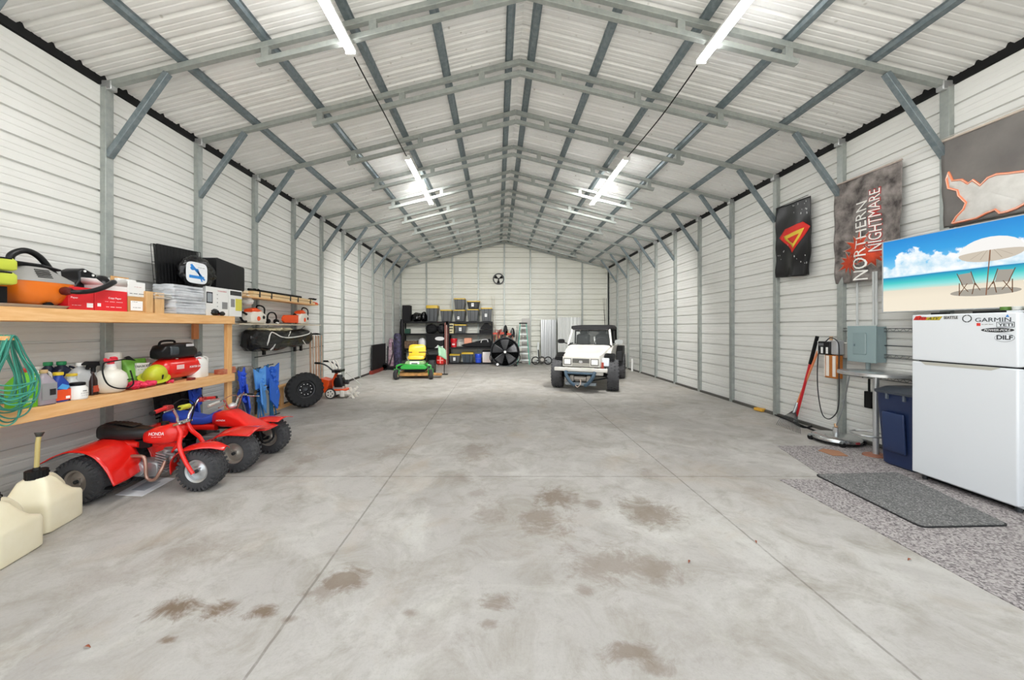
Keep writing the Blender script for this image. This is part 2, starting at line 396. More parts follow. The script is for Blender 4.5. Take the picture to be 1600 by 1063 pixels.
# --- round vent fan high on back wall
v = T('vent_fan', 'small round vent fan high on the back wall', 'fan', at(779, 436, YB-.08))
MB().torus((0, 0, 0), .225, .022, 'y').build('ring', DSTEEL, v)
MB().lathe([(.01, 0), (.21, 0), (.21, .01), (.01, .01)], (0, .06, 0), (PI/2, 0, 0)).build('back_plate', M('d8d8d0', .5), v)
for i in range(3):
    a = i*2*PI/3+.5
    MB().grid(lambda s_, q: Vector(((.04+.15*s_)*math.cos(a+(q-.5)*.75), -.02+.03*(q-.5), (.04+.15*s_)*math.sin(a+(q-.5)*.75))), 4, 5).build('blade', BLK, v, solid=.004)
MB().cyl((0, -.05, 0), (0, .03, 0), .035).build('hub', BLK, v)
# ================================================================ LEFT: pine shelf unit
SX = -3.65
sh = T('pine_shelf', 'long pine storage shelf with two tiers along the left wall', 'shelf', (XL, 3.4, 0))
def W2(o, v): return (v[0]-o[0], v[1]-o[1], v[2]-o[2])
ys, ye = 2.25-3.4, 5.06-3.4; D = SX-XL
for zt in (1.69, .90):
    MB().box(.075, ys, zt-.018, D-.038, ye, zt).build('shelf_board', PINE, sh)
    MB().box(D-.038, ys, zt-.107, D, ye, zt).build('front_rail', PINE, sh, bev=.004)
    MB().box(.065, ys, zt-.107, .10, ye, zt-.019).build('back_rail', PINE, sh, bev=.004)
    for y in (ys+.02, -.1, ye-.06): MB().box(.10, y, zt-.107, D-.038, y+.038, zt-.019).build('cross_piece', PINE, sh)
for y in (ye-.04, ys+.35): MB().box(D-.087, y-.05, 0, D-.039, y+.039, 1.583).build('front_post', PINE2, sh, bev=.004)
for y in (ye-.02, ys+.35): 
    for z1 in (1.583, .793): MB().box(.065, y-.07, z1-.21, .10, y+.02, z1).build('cleat', M('d98f5a', .6, var='c97f4c'), sh, bev=.004)
# wooden gate-like frame low on the wall further down
f = T('stud_frame', 'low pine stud frame lying along the foot of the left wall', 'lumber', (XL+.08, 7.6, 0))
RST = M('9c3f28', .7, var='c98a50', vs_=3)
MB().box(0, -1.55, 0, .09, 1.0, .038).build('bottom_plate', PINE, f)
MB().box(.0, -1.55, .40, .09, .5, .438).build('top_plate', PINE, f)
for y in (-1.5, -.65, .1): MB().box(0, y, .038, .038, y+.089, .40).build('stud', PINE2, f)
tag(MB().box(XL+.06, 8.75, 0, XL+.14, 9.05, .09).build('wood_offcut', M('a5543a', .7)), 'short reddish wood offcut at the end of the stud frame', 'lumber')
tag(MB().box(XL+.06, 11.9, 0, XL+.16, 14.3, .11).build('red_beam', M('8f2f24', .6, var='6d2a20')), 'dark red steel beam lying on the floor by the left wall', 'beam')

# ---------- helper things
def P3(px, py, X, Z=None): return onx(px, py, X)
def carton(name, label, cat, px0, px1, pyt, Z, X, dep, mat, group=None, extra=0):
    """box on a shelf: its near face spans px0..px1 on the plane x = X"""
    a, b = onx(px0, 500, X).y, onx(px1, 500, X).y
    h = onx((px0+px1)/2, pyt, X).z-Z
    t = T(name, label, cat, (X-dep/2, (a+b)/2, Z), group=group)
    MB().box(-dep/2, -(b-a)/2, 0, dep/2, (b-a)/2, h).build('carton_body', mat, t, bev=.004)
    t['h'] = 0; del t['h']
    return t, b-a, h
UU, VV = (0, 1, 0), (0, 0, 1)          # right-hand direction on faces that look towards +x
ZT, ZL = 1.69, .90
WTX = M('fbfbfb', .5); KTX = M('222222', .5); GTX = M('8a8a8a', .5)
REDB = M('e0232c', .45)
# red copy paper cartons
t, w1, h1 = carton('paper_carton', 'red copy paper carton right under the vacuum hose, left of the pair', 'box', 107, 147, 449, ZT, -3.72, .30, REDB, 'red copy paper cartons')
quad('label_sticker', WTX, t, (.1515, w1*.32, .045), UU, VV, .05, .04)
text('Paper', 'lettering', WTX, t, (.151, -w1*.28, h1*.52), UU, VV, .055, .020)
text('-- --- ----', 'small_lettering', WTX, t, (.151, -w1*.2, h1*.2), UU, VV, .07, .009)
t, w1, h1 = carton('paper_carton', 'red copy paper carton beside the white labelled brown box, right of the pair', 'box', 148, 199, 454, ZT, -3.72, .30, REDB, 'red copy paper cartons')
quad('label_sticker', WTX, t, (.1515, -w1*.38, .055), UU, VV, .03, .03)
text('Copy Paper', 'lettering', WTX, t, (.151, .03, h1*.62), UU, VV, .12, .022)
text('-- --- ----', 'small_lettering', WTX, t, (.151, .02, h1*.45), UU, VV, .16, .010)
text('-- --- ----', 'small_lettering', WTX, t, (.151, .02, h1*.2), UU, VV, .14, .013)
zc1 = ZT+h1
# white flap sheet + orange/black box on top
t = T('open_box', 'white open-flapped box lying on the red cartons', 'box', (-3.86, onx(166, 0, -3.86).y, zc1))
MB().box(-.12, -.13, 0, .12, .10, .05).build('box_body', WHT, t)
MB().poly([(.12, -.13, .05), (.17, -.10, .10), (.14, .05, .13), (.12, .10, .05)]).build('flap', WHT, t, solid=.004)
MB().poly([(-.10, -.13, .05), (-.02, -.20, .11), (.10, -.18, .10), (.12, -.13, .05)]).build('flap', WHT, t, solid=.004)
t = T('tool_box', 'white and black product box with an orange stripe behind the vacuum nozzle', 'box', (-3.95, onx(186, 0, -3.95).y, zc1))
MB().box(-.08, -.09, 0, .08, .10, .15).build('box_body', WHT, t, bev=.003)
quad('black_panel', BLK, t, (.081, .04, .045), UU, VV, .11, .085); quad('orange_stripe', M('e2572b', .5), t, (.081, .01, .115), UU, VV, .12, .028)
quad('picture', M('c84a28', .5), t, (.0830, .02, .045), UU, VV, .04, .05)
# brown carton with white labelled box on it
t, w1, h1 = carton('brown_carton', 'small brown carton with a white shipping label beside the red cartons', 'box', 200, 226, 464, ZT, -3.72, .20, CARD)
quad('shipping_label', WTX, t, (.1015, 0, h1*.42), UU, VV, w1*.72, h1*.62); text('-- --- ----', 'barcode', KTX, t, (.103, 0, h1*.3), UU, VV, w1*.45, .012); text('-- --- ----', 'lettering', KTX, t, (.103, -.02, h1*.66), UU, VV, w1*.3, .010)
t, w1, h2 = carton('white_carton', 'white printed carton with open brown flap on the small brown carton', 'box', 200, 227, 441, ZT+h1+.001, -3.73, .18, WHT)
MB().box(-.09, -w1/2, h2, -.085, w1/2, h2+.055).build('flap', CARD, t); text('-- --- ----', 'lettering', M('b8443c'), t, (.0905, .01, h2*.66), UU, VV, w1*.4, .008)
text('-- --- ----', 'lettering', KTX, t, (.0905, 0, h2*.2), UU, VV, w1*.8, .018)
# two timber blocks + papers
for i, (a, b, pt, lb) in enumerate(((229, 239.5, 455, 'upright pale wood block next to the brown carton'), (243, 257, 457, 'upright pale wood block next to the blue tarp'))):
    ya, yb = onx(a, 0, -3.70).y, onx(b, 0, -3.70).y
    tag(MB().box(-.06, ya-(ya+yb)/2, 0, .06, yb-(ya+yb)/2, onx(a, pt, -3.7).z-ZT).build('wood_block', M('dcb581', .6, var='cfa36c', stretch=(6, 6, 1)), loc=(-3.76, (ya+yb)/2, ZT), bev=.004), lb, 'wood', 'pale wood blocks')
MG = T('paper_stack', 'loose pile of white papers and magazines lying on the wood blocks', 'papers', (-3.80, onx(247, 0, -3.8).y, ZT+.165))
for i in range(6):
    random.seed(i); MB().cb((0, 0, i*.010), (.21, .30, .006), (random.uniform(-.02, .05), random.uniform(-.03, .03), random.uniform(-.2, .2))).build('sheet', M('efeee8' if i % 2 else 'b9b6b0', .6), MG)
# blue tarp roll & grey tarps
t = tag(MB().loft([(-.09, .04, -.03, .03, .8), (-.06, .06, -.055, .055, .8), (.06, .062, -.055, .055, .8), (.1, .03, -.03, .03, .8)], 'x', 16).build('blue_tarp', M('2456b8', .5, bump=.8, bs=18), loc=(-3.80, onx(268, 0, -3.8).y, ZT+.06)), 'rolled blue tarp pressed between the wood block and grey tarps', 'tarp')
GTARP = M('b9bdc2', .42, bump=.9, bs=11, var='d2d5d8', vs_=8)
def folded(px0, px1, z0, z1, lb, i):
    a, b = onx(px0, 0, -3.66).y, onx(px1, 0, -3.66).y; h = z1-z0; w_ = (b-a)/2; mb = MB()
    for k in range(5):
        zz = z0+h*k/5; j = .008*((k+i) % 2)
        mb.loft([(-w_+j, .04, zz, zz+h/5-.003, .6), (-w_+.03, .13-j, zz-.002, zz+h/5+.001, .35), (w_-.04, .13-j, zz-.002, zz+h/5+.001, .35), (w_-j*2, .06, zz, zz+h/5-.003, .6)], 'y', 16)
    mb.subd(2).wr(.014, 8, i*3+1)
    for v in mb.b.verts: v.co.z = min(max(v.co.z, z0), z1)
    tag(mb.build('folded_tarp', GTARP, loc=(-3.79, (a+b)/2, 0)), lb, 'tarp', 'folded grey tarps')
folded(272, 325, ZT+.003, ZT+.165, 'folded silver grey tarp, lower of the two on the top shelf', 0)
folded(270, 322, ZT+.17, ZT+.34, 'folded silver grey tarp, upper of the two on the top shelf', 1)
tag(MB().ell((0, 0, .045), (.05, .06, .045), jit=.12).ell((.05, .07, .03), (.03, .07, .03), (0, .3, .4), jit=.1).build('plastic_bag', BAG, loc=(-3.74, onx(335, 0, -3.74).y, ZT)), 'crumpled black plastic bag tucked between grey tarps and monitor box', 'bag')
# folded black wire crate
def cr(px, py): return onx(px, py, -3.98)
t = T('wire_crate', 'folded black wire pet crate leaning upright behind the tarps', 'crate', (-3.98, cr(275, 0).y, ZT))
o = Vector(t.location); A, B2, Cc, Dd = cr(240, 381)-o, cr(309, 395)-o, cr(312, 470)-o, cr(249, 447)-o
Dd.z = .0; Cc.z = 0
mb = MB(); mb.tube([A, B2, Cc, Dd], .006, 6, loop=True)
for k in (0, .035, -.035):
    for i in range(15):
        s_ = i/14; mb.tube([A.lerp(B2, s_)+Vector((k, 0, 0)), Dd.lerp(Cc, s_)+Vector((k, 0, 0))], .0028, 5)
    for i in range(5): mb.tube([A.lerp(Dd, i/4)+Vector((k, 0, 0)), B2.lerp(Cc, i/4)+Vector((k, 0, 0))], .004, 5)
mb.build('wire_panel', BLK, t)
MB().rings([[q+Vector((dx, 0, 0)) for q in (A*.96+B2*.04, B2*.97+A*.03, Cc, Dd+Vector((0, .01, 0)))] for dx in (-.012, .004)]).build('plastic_tray', M('101012', .5), t)
# black bag with label, black box
t = T('black_bag', 'big black plastic bag with a blue and white round label above the tarps', 'bag', (-3.82, onx(308, 0, -3.82).y, ZT+.345))
yy = (onx(337, 0, -3.75).y-onx(280, 0, -3.75).y)/2
MB().ell((0, 0, .20), (.12, yy, .205), n=60, k=36).wr(.022, 11, 3).build('bag_body', BAG, t)
mb = MB(); pl = []
for j in range(24):
    a = 2*PI*j/24; c, d = math.cos(a), math.sin(a); pl.append((math.copysign(abs(c)**.45, c)*yy*.55-.15, .17+math.copysign(abs(d)**.45, d)*.13))
mb.prism([(u, v) for u, v in pl], .117, .128, 'x').build('printed_label', M('eef1f4', .35), t)
text('-- --- ----', 'lettering', GTX, t, (.129, -.09, .24), UU, VV, .10, .018)
BL = M('2b86d6', .4); mb = MB()
mb.box(.128, -.27, .10, .1295, -.05, .135); mb.m(0).prism([(-.26, .255), (-.23, .27), (-.03, .10), (-.05, .085)], .128, .1296, 'x').prism([(-.17, .22), (-.14, .22), (-.07, .07), (-.09, .07)], .128, .1296, 'x').ell((.128, -.22, .22), (.002, .035, .025))
mb.build('blue_print', BL, t)
t = T('black_box', 'large black wrapped box lying on the white monitor boxes', 'box', (-3.93, (onx(338, 0, -3.8).y+onx(383, 0, -3.8).y)/2, ZT+.385))
hh = (onx(383, 0, -3.8).y-onx(338, 0, -3.8).y)/2
MB().loft([(-hh, .13, 0, .40, .12), (-hh+.02, .14, -.0, .41, .1), (hh-.02, .13, -.0, .36, .1), (hh, .12, .005, .35, .12)], 'y', 24).build('box_body', M('0d0d0f', .55, bump=.35, bs=7), t)
MB().ell((.05, hh+.02, .12), (.05, .03, .05), jit=.1).build('wrap_knot', BAG, t)
t, w1, h1 = carton('monitor_box', 'white monitor box with a screen picture and red corner at the shelf end', 'box', 322, 357, 449.5, ZT, -3.74, .34, WHT)
quad('screen_picture', BLK, t, (.1715, -w1*.36, h1*.62), UU, VV, w1*.26, h1*.38); quad('screen_glare', M('9aa0a6', .4), t, (.1735, -w1*.36, h1*.62), UU, VV, w1*.2, h1*.3)
text('TOSHIBA', 'lettering', M('c83c4a'), t, (.171, w1*.2, h1*.88), UU, VV, w1*.42, .014)
for k in range(4): quad('feature_icon', GTX, t, (.1715, -w1*.02, h1*(.75-.14*k)), UU, VV, .012, .012)
quad('spec_panel', GTX, t, (.1715, w1*.32, h1*.38), UU, VV, w1*.25, h1*.25); quad('red_square', M('e23b30', .5), t, (.1715, w1*.02, h1*.08), UU, VV, .035, .035)
t, w1, h1 = carton('monitor_box', 'white monitor box with a yellow label at the shelf end', 'box', 358.5, 378, 453.5, ZT, -3.74, .34, WHT)
quad('yellow_label', M('d8cf52', .5), t, (.1715, w1*.22, h1*.45), UU, VV, w1*.5, h1*.45); quad('photo_strip', M('3a3a3a', .5), t, (.1715, 0, h1*.87), UU, VV, w1*.9, h1*.16); quad('spec_panel', GTX, t, (.1715, -w1*.25, h1*.5), UU, VV, w1*.3, h1*.3)
tag(MB().ell((0, 0, .06), (.09, .07, .07), jit=.15, seed=2).ell((0, .02, .12), (.05, .04, .05), jit=.1).build('white_bag', M('ecebe6', .5, bump=.7, bs=12), loc=(-4.08, onx(383, 0, -4.08).y+.05, 1.905)), 'crumpled white bag at the near end of the narrow wall shelf', 'bag')
# ---------- shop vacuum
ORG = M('ee7a1c', .28, coat=.3); GRY = M('9a9894', .45); CLR = M('c9c6c4', .3)
yv = onx(62, 0, -3.82).y
tv = tag(MB().loft([(0, .17, -.24, .24, .3), (.012, .18, -.26, .26, .3), (.075, .20, -.28, .28, .3)], 'z', 28).build('grey_tray', M('b5b0ab', .5), loc=(-3.88, yv-.14, ZT)), 'grey plastic tray under the orange shop vacuum', 'tray')
t = T('shop_vacuum', 'orange and grey shop vacuum with black hose on the top shelf', 'vacuum', (-3.88, yv, ZT+.005))
tv.scale = (1, 1, .35)
secs = []
for z, r, l in ((.0, .10, .12), (.03, .13, .15), (.10, .16, .20), (.17, .17, .215), (.185, .172, .222)):
    secs.append((z+.028, r, -l, l, .55))
# loft along z uses (pos, half width x, low y, high y)
MB().loft([(z, r, a, b, .6) for z, r, a, b, _ in secs], 'z', 32).build('tank', ORG, t, smooth=50)
MB().loft([(.213, .175, -.225, .225, .6), (.235, .17, -.21, .22, .6), (.29, .13, -.16, .13, .6), (.335, .10, -.12, .05, .6)], 'z', 32).build('motor_cover', GRY, t, smooth=50)
for k in range(5): MB().cb((.160-.008*k, -.04, .25+.015*k), (.004, .10, .006), (0, -.6, 0)).build('cooling_slot', BLK, t)
MB().loft([(-.22, .035, .345, .365, .6), (-.18, .08, .34, .372, .6), (.0, .09, .335, .37, .6), (.16, .05, .33, .35, .6)], 'y', 18).build('handle', BLKP, t)
MB().tube([(.0, -.14, .35), (.0, -.13, .42), (.0, -.05, .47), (.0, .04, .44), (.0, .12, .34), (0, .20, .22), (0, .24, .10)], .024, 12, 6).build('hose', BLKP, t)
MB().lathe([(.034, 0), (.036, .02), (.03, .05), (.026, .06)], (.165, .08, .15), (0, PI/2, 0)).build('hose_port', M('5c1512', .4), t)
MB().tube([(.20, .08, .15), (.24, .12, .145), (.245, .22, .165), (.24, .32, .205), (.22, .42, .26), (.18, .47, .275)], (lambda q: .018+.008*q), 12, 6).build('suction_tube', BLKP, t)
for y in (-.1, .1): MB().cyl((.12, y+.1, .02), (.145, y+.1, .02), .03).build('caster', BLK, t)
# lime power pack cases at far left
LIME = M('cbd64a', .35)
for zo, lb in ((0, 'lime yellow tool case, lower of the two at the left end of the top shelf'), (.105, 'lime yellow tool case, upper of the two at the left end of the top shelf')):
    t = T('tool_case', lb, 'tool case', (-3.70, onx(38, 0, -3.6).y-.20, ZT+.16+zo), group='lime tool cases')
    MB().loft([(-.19, .06, 0, .08, .3), (-.17, .075, 0, .098, .25), (.16, .075, 0, .098, .25), (.19, .06, .01, .085, .3)], 'y', 20).build('case_body', LIME, t, smooth=40)
    MB().tube([(.072, -.17, .02), (.08, -.02, .03), (.078, .06, .085), (.07, .15, .09)], .006, 6, 4).build('cord', BLK, t)
    if zo == 0: quad('rating_label', M('d9dccf', .5), t, (.0765, .03, .05), UU, VV, .09, .035)
tag(MB().box(-.12, -.2, 0, .10, .2, .13).build('black_crate', BLK, loc=(-3.83, onx(38, 0, -3.6).y-.20, ZT+.024)), 'black crate beneath the lime tool cases', 'crate')
# black bracket seat and black handled bag behind
t = T('boat_seat', 'black moulded plastic bracket standing behind the vacuum', 'bracket', (-4.02, onx(125, 0, -4.02).y, ZT))
prof = [(-.20, .18), (-.12, .24), (-.08, .30), (-.09, .38), (-.04, .41), (.07, .36), (.06, .30), (.04, .26), (.08, .20), (.10, .14), (-.12, .14)]
MB().prism(prof, -.09, .09, 'x').build('bracket_body', BLKP, t, bev=.015)
for y, z in ((-.04, .38), (.03, .35)): MB().cyl((.088, y, z), (.096, y, z), .011).build('bolt', WHT, t)
MB().box(-.08, -.15, 0, .08, .12, .14).build('base_block', BLK, t, bev=.01)
t = T('handled_case', 'black case with loop handle next to the black bracket', 'case', (-4.02, onx(165, 0, -4.02).y, ZT))
MB().ell((0, -.03, .22), (.10, .12, .15), jit=.02).build('case_body', BLKP, t); MB().box(-.08, -.12, 0, .08, .14, .12).build('case_base', BLK, t, bev=.01)
MB().tube([(0, .02, .33), (0, .08, .355), (0, .17, .33), (0, .22, .27), (0, .21, .23), (0, .06, .235)], .018, 8, 4).build('handle', BLKP, t)
# ================================================================ LOWER SHELF
def jug(name, lb, cat, px, X, hpx, w_, d_, body, cap, capm, handle=True, group=None, liquid=None, label=None, pw=.5, neck=.018, ang=0):
    p = onx(px, 0, X); h = onx(px, hpx, X).z-ZL
    t = T(name, lb, cat, (X, p.y, ZL), ang, group=group)
    hb = h*.62
    MB().loft([(0, d_*.9, -w_*.9, w_*.9, pw), (.008, d_, -w_, w_, pw), (hb, d_, -w_, w_, pw), (h*.80, d_*.62, -w_*.62, w_*.62, .8), (h*.88, neck, -neck, neck, 1), (h*.93, neck, -neck, neck, 1)], 'z', 24).build('bottle_body', body, t, smooth=45)
    MB().lathe([(neck+.004, h*.90), (neck+.006, h*.91), (neck+.006, h*.985), (neck+.003, h)], n=18).build('cap', capm, t)
    if handle: MB().tube([(d_*.3, w_*.55, h*.84), (d_*.35, w_*.98, h*.78), (d_*.35, w_*1.05, h*.60), (d_*.35, w_*.98, h*.48)], .010, 8, 4).build('handle', body, t)
    if label:
        lm, z0, z1, wf = label; quad('bottle_label', lm, t, (d_+.001, 0, h*(z0+z1)/2), UU, VV, w_*2*wf, h*(z1-z0))
    return t, h
GRN = M('6fc71f', .35, coat=.2); WJ = M('ece9e2', .4); CLEARP = M('d9dcdc', .25, trans=.35); DBL = M('17203a', .35); GCAP = M('1f8a52', .4)
t, h = jug('detergent_jug', 'bright green jug at the left end of the lower shelf', 'jug', 36, -3.74, 576, .085, .06, GRN, None, M('c23a30', .4), label=(M('b9d7a0', .5), .12, .24, .35))
t, h = jug('white_jug', 'white jug standing behind the bright green jug', 'jug', 54, -3.93, 573, .09, .06, WJ, None, M('c8c4bc'), neck=.03)
t, h = jug('silver_bottle', 'clear square bottle with silver label and purple liquid', 'bottle', 68, -3.71, 578, .062, .05, M('bfb4bf', .2, trans=.3), None, M('c8a878', .4), False, label=(M('b8babd', .3, .6), .15, .62, .8))
quad('printed_emblem', KTX, t, (.053, .02, h*.36), UU, VV, .04, .05); MB().lathe([(.0515, 0), (.0515, .02)], sq=(.96, 1.15), pw=.5).build('dark_foot', M('3a1c26', .4), t)
jug('dark_bottle', 'dark bottle with green cap behind the silver labelled bottle', 'bottle', 75, -4.03, 566, .07, .055, DBL, None, GCAP, group='dark bottles with green caps', neck=.024)
jug('dark_bottle', 'dark bottle with green cap beside the clear gallon jug', 'bottle', 96, -3.98, 565, .085, .06, DBL, None, GCAP, group='dark bottles with green caps', neck=.026)
t, h = jug('weed_killer_bottle', 'blue bottle with orange label and yellow cap', 'bottle', 91, -3.74, 582, .055, .045, M('1c3f9c', .35), None, M('e8c92c', .4), False, label=(M('e8501f', .4), .06, .42, .95), neck=.026)
MB().prism([(-.045, .12), (-.01, .155), (.045, .13), (.02, .10)], .0465, .048, 'x').build('light_blue_print', M('4aa0e0', .4), t); quad('barcode_sticker', WTX, t, (.0475, .03, h*.14), UU, VV, .03, .022)
t, h = jug('gallon_jug', 'clear gallon jug with white cap behind the small white jar', 'jug', 126, -3.86, 567, .095, .07, CLEARP, None, WHT, neck=.024)
t, h = jug('yellow_label_bottle', 'small bottle with yellow collar between blue bottle and gallon jug', 'bottle', 112, -3.80, 584, .04, .035, M('dfe3e0', .4), None, M('e0c030', .4), False, neck=.03)
t = T('black_can', 'small black and blue can next to the orange label bottle', 'can', (-3.73, onx(104, 0, -3.73).y, ZL)); MB().lathe([(.03, 0), (.032, .004), (.032, .10), (.026, .108)]).build('can_body', M('1a2440', .35, .3), t)
for z in (.03, .05, .07): MB().lathe([(.0325, z), (.0325, z+.006)]).build('can_stripe', M('8aa0b8', .4), t)
t = T('white_jar', 'squat white jar with black lid at the shelf front', 'jar', (-3.71, onx(121, 0, -3.71).y, ZL))
MB().lathe([(.058, 0), (.064, .008), (.064, .095), (.05, .115), (.047, .125)]).build('jar_body', WHTP, t); MB().lathe([(.05, .122), (.051, .142), (.045, .148)]).build('lid', BLK, t)
text('-- --- ----', 'lettering', KTX, t, (.0655, 0, .075), UU, VV, .028, .016); text('-- --- ----', 'lettering', GTX, t, (.0655, 0, .055), UU, VV, .06, .010); text('-- --- ----', 'lettering', GTX, t, (.0655, 0, .035), UU, VV, .05, .006)
# trigger sprayer
t = T('spray_bottle', 'dark brown trigger spray bottle behind the gallon jug', 'bottle', (-3.80, onx(144, 0, -3.8).y, ZL))
MB().loft([(0, .035, -.035, .035, .6), (.13, .037, -.037, .037, .6), (.20, .014, -.014, .014, 1), (.22, .014, -.014, .014, 1)], 'z').build('bottle_body', M('2c1512', .25), t)
MB().prism([(-.08, .30), (-.05, .32), (.05, .31), (.06, .27), (.03, .27), (.02, .25), (.0, .25), (-.02, .27), (-.04, .24), (-.05, .25), (-.04, .285), (-.08, .285)], -.013, .013, 'x').cyl((0, .01, .21), (0, .01, .26), .017).build('trigger_head', BLK, t, bev=.003)
quad('bottle_label', M('b8482f', .5), t, (.0375, 0, .06), UU, VV, .05, .06)
# pump sprayer
t = T('pump_sprayer', 'round white pump sprayer with red handle and black hose', 'sprayer', (-3.77, onx(173, 0, -3.77).y, ZL))
MB().lathe([(.07, 0), (.10, .015), (.118, .07), (.122, .13), (.11, .18), (.075, .215), (.045, .225), (.04, .25), (.034, .252)], n=32).build('tank', M('efece2', .35, var='e6e1d2', vs_=4), t, smooth=60)
MB().lathe([(.036, .25), (.037, .275), (.012, .28), (.012, .31)]).build('collar', WHT, t)
MB().cyl((0, 0, .27), (0, 0, .32), .016).tube([(0, -.045, .335), (0, -.05, .315), (0, 0, .318), (0, .05, .315), (0, .045, .335), (0, .0, .335)], .012, 8, 4).prism([(-.02, .26), (.02, .26), (.028, .32), (-.028, .32)], -.012, .012, 'x').build('pump_handle', M('e03244', .35), t)
MB().tube([(.04, -.05, .30), (.05, -.11, .29), (.07, -.135, .20), (.10, -.12, .10), (.13, -.06, .05), (.14, .03, .04), (.12, .10, .07), (.08, .13, .13), (.06, .13, .2)], .0065, 8, 6).build('hose', BLK, t)
MB().tube([(.04, -.09, .30), (.04, .09, .315), (.04, .16, .305)], .006, 6).prism([(.09, .33), (.13, .345), (.20, .29), (.14, .305)], .03, .05, 'x').build('spray_wand', BLK, t)
MB().box(.10, .05, .115, .125, .10, .122).build('black_strap', BLK, t)
tag(MB().lathe([(.06, 0), (.063, .01), (.063, .36), (.055, .37)], n=26).build('white_cylinder', WHTP, loc=(-4.06, onx(177, 0, -4.06).y, ZL)), 'tall white cylinder behind the pump sprayer', 'container')
# seed bag
t = T('seed_bag', 'green and white lawn product bag behind the pink cloth', 'bag', (-3.97, onx(214, 0, -3.97).y, ZL), rot=(0, -.12, 0))
MB().loft([(0, .05, -.11, .11, .4), (.04, .065, -.125, .125, .5), (.18, .05, -.12, .12, .5), (.26, .02, -.125, .125, .4), (.29, .006, -.13, .13, .3)], 'z', 24).build('bag_body', M('6fae3c', .4, bump=.5, bs=12, var='88c258'), t, smooth=60)
MB().prism([(-.06, .10), (.10, .10), (.10, .23), (-.04, .24)], .045, .066, 'x').build('white_panel', M('e6e9e2', .4), t); text('TRIAZICIDE', 'lettering', KTX, t, (.068, .02, .20), UU, VV, .17, .024); text('-- --- ----', 'lettering', M('4a8a3a'), t, (.068, .02, .165), UU, VV, .12, .014)
tag(MB().ell((0, 0, .06), (.04, .035, .07)).build('green_bottle', M('3da32c', .3), loc=(-3.86, onx(196, 0, -3.86).y, ZL)), 'small glossy green bottle right of the pump sprayer', 'bottle')
# pink cloth (crumpled)
def crumple(name, lb, cat, px, X, z, sx, sy, sz, mat, seed, n_=5, zb=0.):
    rnd = random.Random(seed); mb = MB()
    for i in range(n_):
        a, r = rnd.uniform(0, 6.28), rnd.uniform(0, .62)
        mb.ell((sx*r*math.cos(a), sy*r*math.sin(a), sz*.45), (sx*rnd.uniform(.3, .5), sy*rnd.uniform(.3, .5), sz*rnd.uniform(.4, .5)), (rnd.uniform(-.05, .05), 0, rnd.uniform(0, 3)), 28, 16)
    mb.wr(min(sx, sy, sz)*.32, 1.1/max(min(sx, sz), .05), seed)
    for v in mb.b.verts: v.co.z = max(v.co.z, .002)
    return tag(mb.build(name, mat, loc=(X, onx(px, 0, X).y, z), smooth=60), lb, cat)
PINK = M('f03a6a', .6, bump=.9, bs=14, var='e8304a', vs_=9)
crumple('pink_cloth', 'crumpled hot pink cloth in front of the hard hat', 'cloth', 222, -3.74, ZL, .09, .22, .085, PINK, 3, 8)
crumple('pink_cloth', 'small pink cloth scrap in front of the red compressor', 'cloth', 265, -3.72, ZL, .05, .08, .05, PINK, 9, 4)
crumple('black_strap', 'heap of black webbing left of the pink cloth', 'strap', 200, -3.80, ZL, .07, .07, .08, CLOTHK, 5, 4)
# hard hat
t = T('hard_hat', 'scuffed lime yellow hard hat on the pink cloth', 'hat', (-3.80, onx(241, 0, -3.8).y, ZL+.075), rot=(.25, .35, .2))
HH = M('c9d22f', .35, var='b7bd2a', vs_=9)
MB().ell((0, 0, .02), (.10, .125, .135), n=28, k=16, zmin=0).build('shell', HH, t, smooth=60); MB().ell((0, .0, .02), (.012, .10, .143), n=12, k=12, zmin=0).build('ridge', HH, t)
MB().lathe([(.10, .0), (.125, .0), (.13, .008), (.10, .02)], sq=(1, 1.18)).build('brim', HH, t); MB().cb((.095, -.03, .06), (.012, .012, .05)).build('side_mark', KTX, t)
# compressor
t = T('air_compressor', 'red air compressor with black motor on the lower shelf', 'compressor', (-3.86, onx(273, 0, -3.86).y, ZL))
yl = .28
MB().lathe([(.03, -yl-.0), (.09, -yl+.02), (.118, -yl+.07), (.122, -yl+.1), (.122, yl-.1), (.118, yl-.07), (.09, yl-.02), (.03, yl)], (0, .03, .15), (-PI/2, 0, 0), n=32).build('tank', RED, t, smooth=60)
text('PORTER CABLE', 'lettering', WTX, t, (.1225, .17, .155), UU, VV, .20, .024, bold=.01); quad('spec_sticker', M('f0c9c4', .4), t, (.1225, -.06, .17), UU, VV, .10, .05)
for y in (-.18, .22): MB().box(-.09, y-.02, 0, .09, y+.02, .06).build('foot', BLK, t, bev=.006)
MB().loft([(-.24, .07, .28, .38, .5), (-.20, .09, .265, .43, .45), (-.05, .095, .265, .45, .4), (.16, .09, .27, .45, .4), (.24, .07, .28, .38, .5)], 'y', 22).build('motor_cover', BLKP, t, smooth=50)
MB().loft([(-.02, .098, .30, .43, .7), (-.01, .108, .29, .435, .7), (.08, .108, .29, .43, .7)], 'y', 20, o=(0, -.14, 0)).build('fan_guard', M('3a4348', .4), t)
quad('cover_label', M('c9c9c9', .4), t, (.098, .10, .42), UU, VV, .11, .03); MB().tube([(0, -.2, .4), (0, -.18, .47), (0, -.02, .475), (0, 0, .44)], .012, 8, 4).build('handle', BLK, t)
MB().cyl((.03, .22, .28), (.06, .30, .30), .03).ell((.05, .2, .30), (.03, .04, .03)).build('regulator', DSTEEL, t); MB().cyl((0, .12, .26), (0, .12, .30), .012).cyl((.05, -.03, .26), (.05, -.03, .29), .015).build('valve', M('c8c4b8', .3, .8), t)
MB().torus((.09, .24, .2), .05, .006, 'x').build('pink_tube', M('e86a70', .4), t)
